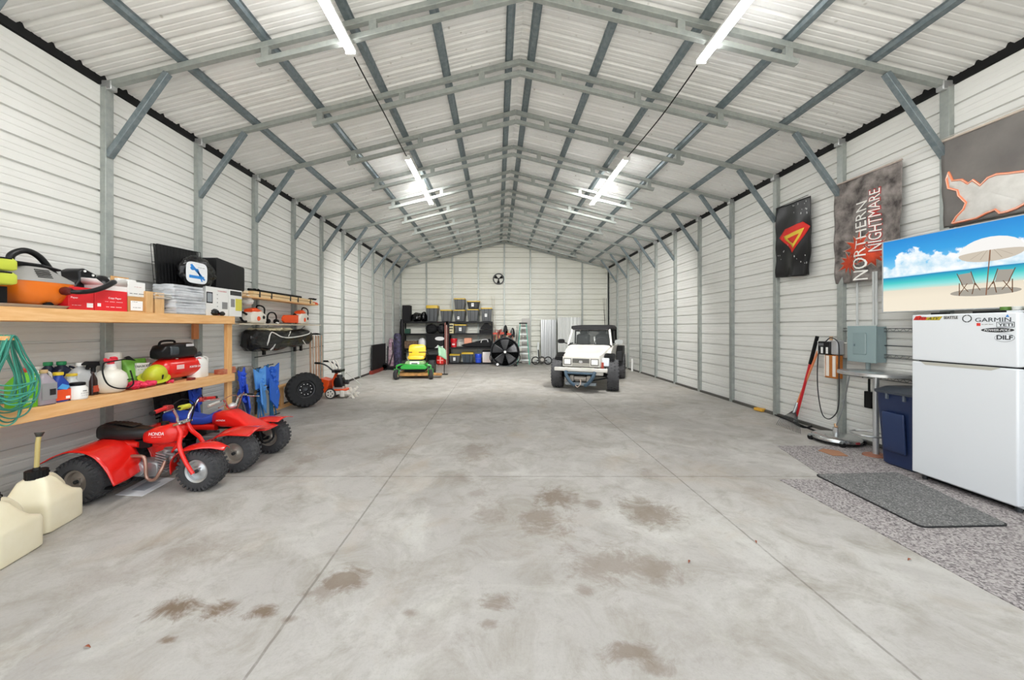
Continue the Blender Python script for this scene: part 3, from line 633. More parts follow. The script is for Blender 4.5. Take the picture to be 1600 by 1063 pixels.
# white jug right
t, h = jug('white_canister', 'plain white rounded jug right of the red compressor', 'jug', 309, -3.82, 552, .115, .08, WHTP, None, WHTP, True, pw=.7)
tag(MB().box(-.03, -.035, 0, .03, .035, .03).build('dark_red_cap', M('7a1f1a', .5), loc=(-3.69, onx(298.5, 0, -3.69).y, ZL), bev=.008), 'small dark red cap lying under the compressor end', 'cap')
t = T('brick_box', 'small rust red box at the right end of the lower shelf', 'box', (-3.75, onx(355, 0, -3.75).y-.03, ZL)); RB = M('a13c26', .6, var='c98a6c', vs_=12)
MB().box(-.06, -.13, 0, .06, .12, .065).build('box_body', RB, t, bev=.004); MB().box(-.05, .05, .065, .05, .12, .085).build('raised_end', RB, t)
# ---------- green cords hanging at the left end
t = T('cord_peg', 'wooden peg holding the green cord coil', 'peg', (SX, 2.66, 1.44)); MB().box(0, -.025, 0, .10, .025, .03).build('peg_bar', PINE, t)
t2 = T('extension_cord', 'coiled green extension cord hanging at the left end of the shelf', 'cord', (SX+.05, 2.66, 1.44))
GC = M('3f9a84', .45); GC2 = M('2f7f70', .45); rnd = random.Random(7)
for i in range(13):
    w_ = rnd.uniform(.06, .15); dz = rnd.uniform(.42, .72); x = -.035+.008*i; oy = rnd.uniform(-.04, .03)
    MB().tube([(x, oy*.3, .035), (x, oy+w_*.45, -.12), (x+.02*rnd.uniform(-1, 1), oy+w_*1.0, -dz*.6), (x, oy+w_*.8, -dz*.92), (x, oy, -dz), (x, oy-w_*.8, -dz*.9), (x+.02*rnd.uniform(-1, 1), oy-w_, -dz*.6), (x, oy-w_*.4, -.12)], .0052, 6, 6, loop=True).build('cord_loop', GC if i % 3 else GC2, t2)
for i in range(5):
    z = -.30-.035*i; MB().tube([(.06, -.14+.02*i, z), (.085, -.02, z-.03), (.07, .12, z+.05*((i % 2)*2-1)*.4)], .0052, 6, 5).build('cord_wrap', GC, t2)
tag(MB().loft([(0, .05, -.13, .13, .3), (.02, .055, -.14, .14, .3), (.19, .05, -.12, .12, .3), (.25, .035, -.06, .08, .5), (.27, .03, -.03, .05, .6)], 'z', 20).build('white_bottle', WHTP, loc=(-3.75, 2.46, ZL)), 'white bottle behind the hanging green cord', 'bottle')

# ================================================================ UTILITY JUGS on the floor
FJ = M('eee6cc', .4, var='e6dcbb', vs_=3, coat=.1); YST = M('d8b878', .5)
def fuel_jug(lb, loc, rz, spout, group='cream square fuel jugs'):
    t = T('fuel_jug', lb, 'jug', loc, rz, group=group)
    W_, D_, H_ = .15, .15, .44
    MB().loft([(0, .14, -.15, .15, .25), (.012, .15, -.165, .165, .22), (.20, .15, -.165, .165, .22), (.225, .148, -.155, .165, .25), (.255, .135, -.095, .155, .3), (.31, .115, -.045, .13, .35), (.375, .09, -.01, .11, .45), (.40, .06, -.0, .10, .7)], 'z', 32, rot=None).build('jug_body', FJ, t, smooth=50, bev=.006)
    MB().tube([(0, .01, .385), (0, -.055, .368), (0, -.105, .322), (0, -.148, .262), (0, -.155, .19)], .024, 10, 5, flat=1.2).build('handle', FJ, t)
    MB().cyl((0, -.02, .375), (0, -.03, .405), .014).torus((0, -.04, .405), .014, .004, 'x', 14, 6).build('vent_cap', BLK, t)
    mb = MB(); n_ = 40; R = []
    for z in (.395, .455):
        R.append([Vector(((.058+(.003 if j % 2 else 0))*math.cos(2*PI*j/n_), .05+(.058+(.003 if j % 2 else 0))*math.sin(2*PI*j/n_), z)) for j in range(n_)])
    mb.rings(R).build('cap', BLK, t, smooth=0)
    if spout:
        MB().cyl((0, .05, .455), (0, .05, .475), .025, .018).build('spout_base', BLK, t)
        MB().tube([(0, .05, .47), (-.0, .045, .55), (0, .04, .65), (0, .03, .71)], .014, 12, 4).build('spout_tube', M('cdbb78', .3, trans=.2), t)
        MB().cyl((0, .03, .70), (0, .027, .725), .016, .024).cyl((0, .027, .725), (0, .026, .732), .026).build('spout_tip', M('4a4a46', .35, .5), t)
    return t
fuel_jug('cream fuel jug with tall clear spout, standing right of the other two', (-3.50, 2.80, 0), PI+.25, True)
fuel_jug('cream fuel jug nearest the camera, cut by the photo edge', (-3.30, 2.38, 0), PI+.25, False)
fuel_jug('cream fuel jug against the wall behind the other two', (-3.80, 2.60, 0), PI+.15, False)
# ================================================================ wheels
def tyre(t, c, R, hw, rim, mat_rim, knob=(20, 3), rnd_=.35, name='wheel', knobsz=1, rimd=.0, face=-1, spokes=0, kmat=None, rimk=None):
    """balloon or lugged tyre with its axle along y; returns the wheel part"""
    c = Vector(c); n_ = 36; mb = MB(); prof = []
    for i in range(17):
        a = -PI/2+PI*i/16; y = math.copysign(abs(math.sin(a))**rnd_, math.sin(a)); r = abs(math.cos(a))**rnd_
        prof.append((rim+.012+(R-rim-.012)*r, y*hw))
    prof = [(rim, -hw*.72)]+prof+[(rim, hw*.72)]
    mb.lathe(prof, c, (PI/2, 0, 0), n=n_, caps=False)
    nk, rows = knob
    for j in range(nk):
        for k in range(rows):
            a = 2*PI*(j+(.5 if k % 2 else 0))/nk; y = (k-(rows-1)/2)/(max(rows-1, 1)/2)*hw*.80 if rows > 1 else 0
            edge = abs(y) > hw*.6; r = R*(.985 if not edge else .945)
            s = 2*PI*R/nk*.5
            q = Vector((math.cos(a), 0, math.sin(a)))
            mb.cb(c+q*r+Vector((0, y, 0)), (.013*R/.2+.006, hw*1.6/rows*.62*knobsz, s), (0, -a, 0), tap=1)
            if edge:
                mb.cb(c+q*(R*.88)+Vector((0, math.copysign(hw*.95, y), 0)), (.04*R/.2, hw*.08, s*.8), (0, -a, 0))
    w_ = mb.build(name, kmat or RUB, t, smooth=40)
    f = face*hw*(.72-rimd)
    rm = MB(); s_ = -face
    rm.lathe([(.015, 0), (rim*.30, 0), (rim*.42, .012*s_), (rim*.80, .018*s_), (rim*.86, -.006*s_), (rim*1.03, -.012*s_), (rim*1.03, -.004*s_), (rim*.9, .03*s_), (.015, .03*s_)], c+Vector((0, f, 0)), (-PI/2, 0, 0), n=32)
    for i in range(4):
        a = PI/4+PI/2*i; rm.cyl(c+Vector((math.cos(a)*rim*.36, f, math.sin(a)*rim*.36)), c+Vector((math.cos(a)*rim*.36, f+face*.008, math.sin(a)*rim*.36)), rim*.07, n=8)
    r_ = rm.build('rim', mat_rim, w_, smooth=40)
    MB().cyl(c+Vector((0, f-.0, 0)), c+Vector((0, f+face*.02, 0)), rim*.16, n=12).build('hub_cap', DSTEEL, w_)
    return w_
RUBL = M('3c3c3e', .8, bump=.3, bs=60, var='4b4b4d')
SILV = M('c9ccce', .3, .7); REDP = M('e3211a', .25, coat=.4); REDF = M('d81c14', .2, coat=.6)
ENG = M('a8aaac', .4, .6, bump=.2, bs=30)
# ================================================================ three-wheeler (faces +x)
t = T('three_wheeler', 'red three-wheeled kids all-terrain cycle with black seat beside the fuel jugs', 'all-terrain cycle', (-3.63, 3.47, 0), 0)
tyre(t, (.82, 0, .190), .188, .092, .105, SILV, (28, 5), .6, kmat=RUBL)
for s in (-1, 1): tyre(t, (0, s*.25, .20), .198, .11, .10, M('a3998e', .4, .3), (26, 5), .6, face=s, kmat=RUBL)
MB().cyl((0, -.2, .2), (0, .2, .2), .018).build('rear_axle', DSTEEL, t)
# rear fenders, one flowing body
FP = catmull([(-.23, 0, .405), (-.15, 0, .455), (-.04, 0, .495), (.10, 0, .49), (.20, 0, .43), (.265, 0, .32), (.30, 0, .20)], 6)
def fend(s):
    def fn(u, v):
        i = u*(len(FP)-1); k = min(int(i), len(FP)-2); p = FP[k].lerp(FP[k+1], i-k)
        out = .05+(.33-.04*u)*v
        return Vector((p.x+.03*v*(u > .7)*(u-.7)*3-.03*v*(1-u), s*out, p.z-.035*v*v-.02*math.sin(v*PI)*u))
    return fn
for s in (-1, 1):
    MB().grid(fend(s), 30, 10).build('rear_fender', REDF, t, solid=.008, smooth=60)
MB().loft([(-.20, .10, .38, .41, .7), (-.12, .11, .40, .47, .6), (.06, .10, .42, .50, .6), (.26, .07, .40, .46, .6)]).build('fender_bridge', REDF, t, smooth=60)
# seat
MB().loft([(-.12, .05, .50, .56, .8), (-.09, .10, .48, .62, .6), (.0, .115, .475, .625, .55), (.12, .11, .475, .60, .55), (.24, .085, .475, .585, .6), (.34, .055, .48, .575, .7), (.37, .03, .50, .56, .9)], n=26).build('seat', M('111113', .42, bump=.15, bs=16), t, smooth=60)
MB().m(0).grid(lambda u, v: Vector((-.07+.27*u, -.05+.10*v, .6275-.010*u-(.035*max(0, u-.5))+.002*math.sin(u*PI*14))), 40, 2).build('seat_pleats', M('0b0b0c', .4), t, solid=.004)
MB().prism([(-.10, .47), (.36, .47), (.35, .40), (.22, .38), (.0, .40)], -.05, .05, 'y').build('seat_pan', BLK, t, bev=.01)
# tank
MB().loft([(.28, .03, .46, .50, .9), (.32, .075, .44, .56, .7), (.42, .095, .43, .60, .65), (.54, .095, .435, .62, .65), (.60, .08, .455, .615, .7), (.64, .05, .49, .59, .8)], n=28).build('fuel_tank', REDP, t, smooth=60)
MB().cyl((.46, 0, .60), (.46, 0, .635), .03).build('tank_cap', BLK, t)
text('HONDA', 'lettering', WTX, t, (.465, -.0965, .545), (1, 0, .03), (0, 0, 1), .14, .030, shear=.2)
text('-- --- ----', 'small_lettering', WTX, t, (.465, -.0965, .515), (1, 0, .03), (0, 0, 1), .09, .008)
# frame + engine
FRM = REDP
MB().tube([(.64, 0, .55), (.58, 0, .42), (.50, 0, .30), (.46, 0, .17)], .016, 10, 4).tube([(.64, 0, .50), (.40, 0, .42), (.15, 0, .40), (-.02, 0, .24)], .016, 10, 4).build('frame_tube', FRM, t)
MB().loft([(-.075, .13, .14, .27, .5), (-.055, .14, .13, .28, .45), (.055, .14, .13, .28, .45), (.07, .12, .14, .27, .5)], 'y', 26, o=(.32, 0, 0)).build('engine_block', ENG, t, smooth=45, bev=.004)
e = MB()
e.lathe([(.01, 0), (.058, 0), (.066, .012), (.066, .03), (.01, .03)], (.27, -.085, .205), (-PI/2, 0, 0)).build('engine_cover', M('c4c6c8', .35, .5), t)
text('HONDA', 'cover_lettering', GTX, t, (.27, -.0865, .205), (1, 0, 0), (0, 0, 1), .05, .010)
mb = MB()
for k in range(7): mb.cb((.475, 0, .20+.024*k), (.12-.004*k, .13, .010), (0, .25, 0))
mb.cyl((.45, 0, .18), (.50, 0, .38), .04).build('cylinder_fins', ENG, t)
MB().tube([(.50, -.03, .30), (.52, -.10, .22), (.47, -.12, .13), (.40, -.12, .15), (.385, -.115, .27), (.36, -.11, .335), (.28, -.11, .345), (.16, -.10, .33), (.05, -.08, .30)], .015, 12, 6).build('exhaust_pipe', M('b08f80', .35, .7), t)
MB().ell((.56, -.03, .30), (.035, .03, .05)).ell((.55, .02, .36), (.05, .03, .035)).cyl((.52, -.05, .35), (.60, -.05, .33), .014).build('carburettor', M('8b8d90', .35, .7), t)
MB().tube([(.30, -.10, .14), (.28, -.20, .12), (.22, -.24, .12)], .010, 8, 3).cb((.20, -.26, .12), (.12, .05, .018)).build('foot_peg', BLK, t)
MB().tube([(.30, .10, .14), (.28, .20, .12), (.22, .24, .12)], .010, 8, 3).build('foot_peg', BLK, t)
# fork + front fender
for s in (-1, 1): MB().tube([(.62, s*.055, .63), (.66, s*.058, .54), (.70, s*.12, .44), (.76, s*.125, .30), (.83, s*.125, .185)], (lambda q: .020-.003*q), 12, 6).build('fork_leg', REDP, t, smooth=60)
MB().cb((.63, 0, .625), (.07, .15, .022), (0, -.3, 0)).build('fork_clamp', CHR, t, bev=.005)
F2 = catmull([(-.255, 0, -.02), (-.235, 0, .10), (-.15, 0, .195), (0, 0, .235), (.12, 0, .235), (.23, 0, .20)], 6)
def ff(u, v):
    i = u*(len(F2)-1); k = min(int(i), len(F2)-2); p = F2[k].lerp(F2[k+1], i-k)
    w_ = .06+.06*math.sin(min(u*1.5, 1)*PI/2)-.085*max(0, u-.6)/.4
    return Vector((.82+p.x, (v-.5)*2*w_, .20+p.z-.03*(2*v-1)**2))
MB().grid(ff, 30, 8).build('front_fender', REDF, t, solid=.006, smooth=60)
# bars
hb = MB()
hb.tube([(.665, -.32, .80), (.66, -.22, .815), (.65, -.15, .81), (.635, -.07, .70), (.63, -.05, .645), (.63, .05, .645), (.635, .07, .70), (.65, .15, .81), (.66, .22, .815), (.665, .32, .80)], .011, 10, 5).build('handlebar', CHR, t, smooth=60)
for s in (-1, 1):
    MB().tube([(.667, s*.34, .797), (.662, s*.22, .812)], .017, 12).build('grip', M('c21d1d', .5), t); MB().cyl((.668, s*.335, .797), (.669, s*.36, .795), .019).build('grip_end', BLK, t)
    MB().cb((.66, s*.20, .81), (.045, .045, .045)).cyl((.66, s*.15, .81), (.66, s*.18, .81), .02).build('switch_block', M('9a2424', .4), t, bev=.005)
    MB().tube([(.69, s*.17, .80), (.73, s*.22, .80), (.735, s*.31, .795)], .006, 6, 4).build('brake_lever', CHR, t)
    MB().tube([(.68, s*.17, .83), (.72, s*.10, .87), (.74, s*.0, .80), (.70, 0, .62)], .004, 6, 5).build('control_cable', BLK, t)
MB().tube([(.645, -.13, .775), (.645, .13, .775)], .009).build('cross_bar', BLK, t); MB().cyl((.645, -.05, .775), (.645, .05, .775), .024).build('bar_pad', M('c3c23a', .5), t)
# ================================================================ small quad (faces +x)
t = T('four_wheeler', 'red kids four-wheeler with blue seat behind the three-wheeler', 'all-terrain vehicle', (-3.66, 4.19, 0), 0)
for s in (-1, 1):
    tyre(t, (.88, s*.29, .205), .202, .085, .105, M('b8b2a8', .4, .5), (26, 4), .6, face=-1, kmat=RUBL)
    tyre(t, (0, s*.25, .205), .20, .10, .09, DSTEEL, (18, 4), .5, face=s)
MB().cyl((0, -.2, .205), (0, .2, .205), .018).build('rear_axle', DSTEEL, t)
for s in (-1, 1):
    MB().tube([(.70, s*.07, .20), (.88, s*.22, .19)], .012).tube([(.82, s*.07, .20), (.88, s*.22, .19)], .012).build('suspension_arm', BLK, t)
    MB().tube([(.80, s*.08, .40), (.85, s*.17, .22)], .022, 12).build('shock', BLK, t)
MB().loft([(.42, .035, .46, .52, .9), (.44, .085, .42, .57, .7), (.54, .11, .40, .59, .6), (.64, .11, .40, .59, .6), (.74, .10, .38, .53, .6), (.86, .14, .37, .45, .6), (.98, .16, .37, .41, .6), (1.06, .12, .37, .39, .8)], n=30).build('tank_cowl', REDP, t, smooth=60)
text('HONDA', 'lettering', WTX, t, (.555, -.111, .49), (1, 0, 0), (0, 0, 1), .10, .018, shear=.2)
for s in (-1, 1):
    def qf(u, v):
        x = .50+.58*u; h = .30+.13*math.sin(min(u*1.55, 1)*PI/2)-.02*max(0, u-.6)
        return Vector((x, s*(.09+.32*v), h-.02*v+.03*math.sin(v*PI)-.09*(1-min(u*2.6, 1))*v))
    MB().grid(qf, 16, 10).grid(lambda u, v: Vector((.49+.03*u, s*(.12+.26*v), .17+.14*u)), 4, 4).build('front_fender', REDF, t, solid=.007, smooth=60)
    MB().grid(lambda u, v: Vector((-.32+.52*u, s*(.07+.32*v), .40+.07*math.sin(u*PI)-.05*v*v-.10*max(0, u-.7)*v)), 12, 8).build('rear_fender', REDF, t, solid=.007, smooth=60)
MB().loft([(-.14, .06, .46, .54, .8), (-.10, .11, .45, .575, .55), (.06, .12, .44, .56, .5), (.22, .105, .43, .525, .5), (.33, .09, .43, .515, .5), (.42, .08, .45, .565, .6), (.46, .05, .50, .585, .8)], n=26).build('seat', M('1c3f9e', .45, var='244bb2'), t, smooth=60)
MB().loft([(-.02, .10, .42, .45, .5), (.2, .10, .37, .44, .5), (.45, .07, .36, .44, .5)]).build('side_panel', REDF, t, smooth=50)
MB().loft([(-.08, .13, .14, .30, .5), (.08, .13, .14, .30, .5)], 'y', 22, o=(.38, 0, 0)).build('engine_block', ENG, t, bev=.006)
MB().tube([(.05, 0, .22), (.4, 0, .15), (.75, 0, .20)], .02).tube([(.1, 0, .40), (.45, 0, .38), (.8, 0, .38), (.98, 0, .28)], .016, 8, 3).build('frame_tube', BLK, t)
MB().tube([(.98, -.10, .42), (1.02, -.10, .24), (1.02, .10, .24), (.98, .10, .42)], .012, 8, 4).build('front_bumper', BLK, t)
MB().tube([(.60, -.33, .70), (.62, -.20, .725), (.60, -.12, .72), (.60, -.05, .62), (.60, .05, .62), (.60, .12, .72), (.62, .20, .725), (.60, .33, .70)], .011, 10, 5).build('handlebar', CHR, t)
for s in (-1, 1):
    MB().tube([(.60, s*.34, .70), (.62, s*.22, .722)], .016, 12).build('grip', M('b8b4ac', .5) if s < 0 else BLK, t)
    MB().tube([(.65, s*.18, .715), (.70, s*.24, .70), (.70, s*.33, .68)], .007, 6, 4).build('brake_lever', CHR, t)
    MB().tube([(.63, s*.16, .74), (.68, s*.08, .77), (.70, 0, .70), (.66, 0, .60)], .004, 6, 5).build('control_cable', M('8a5a48', .5), t)
MB().ell((.61, 0, .635), (.04, .05, .03)).build('bar_clamp', M('dcdcdc', .3, .5), t, bev=.005)
# paper on the floor
t = T('paper_sheet', 'laminated sheet of paper lying on the concrete under the three-wheeler', 'papers', (0, 0, 0))
q = [onz(180, 774, 0), onz(222, 776, 0), onz(274, 748, 0), onz(232, 746, 0)]
MB().rings([q, [p+Vector((0, 0, .004)) for p in q]]).build('page', M('f4f5f7', .5), t)
c_ = sum(q, Vector())/4
MB().rings([[c_+(p-c_)*.5+Vector((0, 0, .0045)) for p in q], [c_+(p-c_)*.5+Vector((0, 0, .0052)) for p in q]]).build('grey_print', M('bcc0c6', .5), t)
# ================================================================ folded chairs, carpet, board near the shelf end
ROD = M('3a3d42', .4, .5); BLUE = M('2b57d8', .6, bump=.5, bs=12); LBLUE = M('5aa0ea', .55, bump=.5, bs=12)
def folded_chair(lb, loc, rz, fab, rod, h=.86, lean=.12, seed=0, group='folded camping chairs'):
    t = T('camping_chair', lb, 'chair', loc, rz, group=group); rnd = random.Random(seed)
    for i in range(6):
        a, b = rnd.uniform(-.07, .07), rnd.uniform(-.05, .05)
        MB().tube([(-.02+b, a*1.4, .01), (-.03-lean*.5, a*.6, h*.5), (-lean, a+.01, h*rnd.uniform(.88, 1))], .010, 8).build('frame_rod', rod, t)
    for z in (.02, h*.55, h*.95): MB().tube([(-.02-lean*z/h, -.09, z), (-.0-lean*z/h, .09, z+.02)], .009, 6).build('joint_rod', BLK, t)
    mb = MB()
    for i in range(4): mb.ell((-lean*.7+rnd.uniform(-.01, .03), rnd.uniform(-.05, .05), h*(.45+.13*i)), (.045, .075, .11), (0, 0, rnd.uniform(0, 3)), 26, 18)
    mb.wr(.055, 9, seed)
    mb.prism([(-.14, h*.34), (.05, h*.14), (.17, h*.38), (.12, h*.66), (-.10, h*.74)], -.02, .0, 'x', (.03, 0, 0), (0, -.1, .3)).prism([(-.13, h*.97), (-.02, h*.88), (.13, h*1.0), (.10, h*.66), (-.12, h*.60)], -.02, .0, 'x', (-.0, 0, 0), (0, -.1, -.2))
    mb.build('seat_fabric', fab, t, smooth=30)
    return t
for i in range(3):
    folded_chair(('folded black camping chair under the shelf end, nearest to the camera', 'folded black camping chair under the shelf end, middle one', 'folded black and blue camping chair under the shelf end, beside the front post')[i], (-4.00+.03*i, 4.45+.20*i, 0), .2*i, CLOTHK if i < 2 else BLUE, ROD, .80-.02*i, .13, i)
# finned black radiator-like rods bundle
t = T('grill_rack', 'rack of black rods leaning on the wall under the shelf', 'rack', (-4.18, 4.75, 0), rot=(0, .08, 0))
for i in range(9): MB().tube([(.02, -.28+.07*i, 0), (.0, -.28+.07*i, .72)], .011, 6).build('rod', BLK, t)
for z in (.06, .68): MB().box(-.01, -.30, z, .03, .30, z+.025).build('cross_rod', BLK, t)
tag(MB().loft([(0, .11, -.13, .13, .9), (.86, .10, -.13, .13, .9), (.90, .09, -.12, .12, .9)], 'z', 24).build('rolled_carpet', M('a39d95', .95, bump=.9, bs=50, var='787169', vs_=20), loc=(-4.10, 5.92, 0), smooth=60), 'rolled grey speckled carpet standing on end beside the shelf post', 'carpet')
folded_chair('folded bright blue camping chair standing beside the rolled carpet', (-3.84, 5.62, 0), .5, BLUE, M('6e737a', .4, .5), .92, .12, 11)
folded_chair('folded light blue camping chair in the middle of the blue group', (-3.80, 5.95, 0), .1, LBLUE, M('2f6fa8', .4, .4), .90, .12, 12)
folded_chair('folded blue camping chair with teal rods nearest the stud frame', (-3.82, 6.27, 0), -.2, M('2f6ad0', .6, bump=.5, bs=12), M('2f6f9c', .4, .4), .92, .14, 13)
t = tag(MB().prism([(-.22, .18), (.12, .16), (.24, .30), (.02, .92), (-.16, .95)], -.012, .012, 'x').build('grey_board', M('c9ccc8', .5), loc=(-4.10, 6.42, 0)), 'pale grey curved board leaning between blue chairs and stud frame', 'board')
t.rotation_euler = (0, .05, 0); t.location.z = -.155
# ================================================================ narrow wall shelves above, tarp bundle, poles
XW = -4.0
t = T('hanging_shelf', 'narrow pine wall shelf holding chainsaws, lower of the two', 'shelf', (XL+.065, 6.8, 1.60), group=None)
y0, y1 = onx(372, 0, XW).y-.05, onx(498, 0, XW).y
MB().box(0, y0-6.8, -.02, .24, y1-6.8, 0).build('shelf_board', M('d8d2c2', .5, var='c9b593'), t)
for yy_ in (6.33-6.8, 7.53-6.8): MB().box(0, yy_-.02, -.20, .03, yy_+.02, -.02).tube([(.02, yy_, -.18), (.20, yy_, -.03)], .008).build('bracket', STEEL, t)
tt = T('hanging_shelf', 'narrow pine shelf loaded with strapped lumber, upper of the two', 'shelf', (XL+.065, 6.8, 2.04))
MB().box(0, onx(384, 0, XW).y-6.8, -.02, .22, y1-6.8-.1, 0).build('shelf_board', PINE, tt)
for yy_ in (6.33-6.8, 7.53-6.8): MB().box(0, yy_-.02, -.20, .03, yy_+.02, -.02).build('bracket', STEEL, tt)
ya, yb = onx(388, 0, XW).y, onx(492, 0, XW).y
t = T('lumber_bundle', 'strapped bundle of pale trim boards on the upper wall shelf', 'lumber', (XL+.17, (ya+yb)/2, 2.04)); L_ = (yb-ya)/2
for i, (x, z) in enumerate(((-.05, 0), (.045, 0), (-.03, .05), (.05, .052))): MB().box(x-.04, -L_+.1*(i % 2), z, x+.04, L_-.12*(i > 1), z+.045).build('trim_board', M(('f0d9b4', 'ecd0a4', 'f2dfc0', 'e8c896')[i], .5), t, bev=.003)
for y in (-.75*L_, -.45*L_, .1*L_, .35*L_, .8*L_): MB().box(-.095, y-.012, -.001, .098, y+.012, .103).build('strap', M('3a3530', .5), t)
tag(MB().tube([(XL+.15, ya+.15, 2.165), (XL+.15, ya+1.75, 2.17)], .022).build('black_pole', BLK), 'black pole lying along the top of the lumber bundle', 'pole')
crumple('tangled_straps', 'tangle of black straps at the near end of the lumber bundle', 'strap', 398, -4.08, 2.145, .04, .16, .05, BLK, 21, 5)
crumple('tangled_straps', 'tangle of black cord at the far end of the lumber bundle', 'strap', 487, -4.08, 2.14, .04, .14, .05, BLK, 22, 5)
t = T('orange_tool', 'orange tipped tool poking past the far end of the upper wall shelf', 'tool', (XL+.17, yb+.08, 2.07)); MB().lathe([(.01, 0), (.04, .02), (.035, .14), (.01, .22)], rot=(-PI/2, 0, 0)).build('tip', M('f0501e', .4), t); MB().cyl((0, -.35, 0), (0, .02, 0), .012).build('shaft', STEEL, t)
# chainsaws
STO = M('f2551c', .35); STW = M('ece6da', .4)
def chainsaw(lb, px, sc_, bar):
    t = T('chainsaw', lb, 'chainsaw', (-4.05, onx(px, 0, -4.05).y, 1.60))
    MB().loft([(-.16, .06, .02, .12, .6), (-.12, .08, .0, .17, .5), (.06, .08, .0, .18, .5), (.14, .07, .0, .14, .5), (.17, .05, .02, .09, .6)], 'y', 22).build('motor_body', STW, t, smooth=50)
    MB().loft([(-.13, .06, .15, .20, .6), (-.04, .07, .15, .22, .6), (.08, .05, .13, .19, .6)], 'y', 18).build('top_cover', STO, t, smooth=50)
    MB().lathe([(.01, 0), (.03, .002), (.033, -.01), (.01, -.01)], (.083, -.03, .07), (0, PI/2, 0)).build('orange_knob', STO, t); MB().lathe([(.01, 0), (.025, .002), (.01, -.01)], (.083, .07, .09), (0, PI/2, 0)).build('black_port', BLK, t)
    MB().tube([(.05, .10, .05), (.06, .12, .2), (.03, .10, .25), (-.04, .10, .25), (-.06, .11, .15)], .011, 8, 4).build('front_handle', BLK, t)
    MB().tube([(0, -.15, .12), (0, -.24, .15), (0, -.27, .09), (0, -.22, .03), (0, -.14, .03)], .014, 8, 4).build('rear_handle', BLK, t)
    if bar: MB().loft([(.15, .012, .05, .12, .4), (.48, .012, .055, .115, .4), (.53, .010, .07, .10, .6)] if bar > 0 else [(-.62, .010, .05, .09, .6), (-.55, .03, .02, .13, .3), (-.15, .03, .02, .14, .3)], 'y', 14).build('bar_scabbard', STO, t)
    return t
chainsaw('orange and white chainsaw at the near end of the lower wall shelf', 398, 1, 0).scale = (1.15, 1.25, 1.2)
t = chainsaw('chainsaw with long orange bar cover at the far end of the lower wall shelf', 471, 1, -1); t.scale = (1.1, 1.1, 1.35)
t = T('ear_muffs', 'black ear muffs between the two chainsaws', 'ear muffs', (-4.06, onx(425, 0, -4.06).y, 1.60)); MB().tube([(0, -.12, .05), (0, -.125, .14), (0, -.06, .20), (0, .06, .20), (0, .125, .14), (0, .12, .05)], .013, 8, 5).build('headband', BLK, t)
for s in (-1, 1): MB().lathe([(.01, 0), (.04, .0), (.045, .02), (.04, .05), (.01, .055)], (0, s*.10, .05), (PI/2*-s, 0, 0)).build('ear_cup', BLK, t)
crumple('white_rag', 'small white rag between ear muffs and chainsaw', 'cloth', 433, -4.0, 1.60, .04, .08, .04, WHTP, 31, 4)
# black canopy bag roll hung under
ya, yb = onx(388, 0, -4.02).y, onx(484, 0, -4.02).y; L_ = (yb-ya)/2
t = T('tarp_roll', 'long black tarp roll tied with white rope on the left wall', 'tarp', (-4.06, (ya+yb)/2, 1.30))
MB().loft([(-L_, .08, -.10, .14, .8), (-L_+.08, .12, -.15, .19, .6), (-L_*.3, .13, -.17, .18, .6), (L_*.4, .12, -.14, .18, .6), (L_-.15, .11, -.12, .19, .6), (L_, .08, -.08, .16, .8)], 'y', 26).subd(5).wr(.03, 5, 2).build('tarp_body', BAG, t, smooth=60)
ROPE = M('e8e6e0', .6)
MB().tube([(.09, -L_*.62, -.12), (.135, -L_*.62, 0), (.12, -L_*.5, .15), (.135, -L_*.2, .06), (.14, L_*.2, .05), (.13, L_*.75, .10), (.10, L_*.9, .16)], .012, 8, 5).tube([(.12, L_*.1, .16), (.135, 0, .07)], .01).tube([(.10, -L_*.45, -.15), (.132, -L_*.42, -.06), (.1, -L_*.5, -.16)], .009, 6, 3).tube([(.12, L_*.55, -.02), (.125, L_*.62, -.08), (.10, L_*.75, -.14)], .010, 6, 3).build('white_rope', ROPE, t)
for y in (-.55*L_, .45*L_, .68*L_): MB().box(-.0, y-.03, -.24, .03, y+.03, -.12).build('strap_end', BLK, t)
crumple('beige_cover', 'folded beige cover lying on the black tarp roll', 'cloth', 425, -4.08, 1.47, .07, .55, .07, M('cfc3a0', .8, bump=.6, bs=10), 17, 8)
tag(MB().tube([(-4.17, onx(398, 0, -4.17).y, 1.02), (-4.17, onx(505, 0, -4.17).y, 1.10)], .008).build('tie_rod', M('4a4e50', .5, .5)), 'thin dark rod running along the left wall under the tarp roll', 'rod')
for i in range(10):
    y = onx(480+2.2*i, 0, -4.08).y
    o = MB().cyl((0, 0, 0), (-.03, .02*(i % 3), 1.36-.01*(i % 2)), .014, .010, n=8).build('wooden_pole', M(('c8a890', 'b9967c', 'd2b8a4')[i % 3], .6, var='a98468'), loc=(-4.0-.02*(i % 2), y, 0))
    tag(o, 'weathered wooden pole leaning beside the tarp roll, %s' % ('nearest to the camera', 'second from the near side', 'third from the near side', 'fourth from the near side', 'fifth from the near side', 'fifth from the far side', 'fourth from the far side', 'third from the far side', 'second from the far side', 'farthest from the camera')[i], 'pole', 'weathered wooden poles')
crumple('black_hooks', 'row of black hooks and straps above the wooden poles', 'hooks', 491, -4.08, 1.37, .04, .30, .045, BLK, 41, 6)
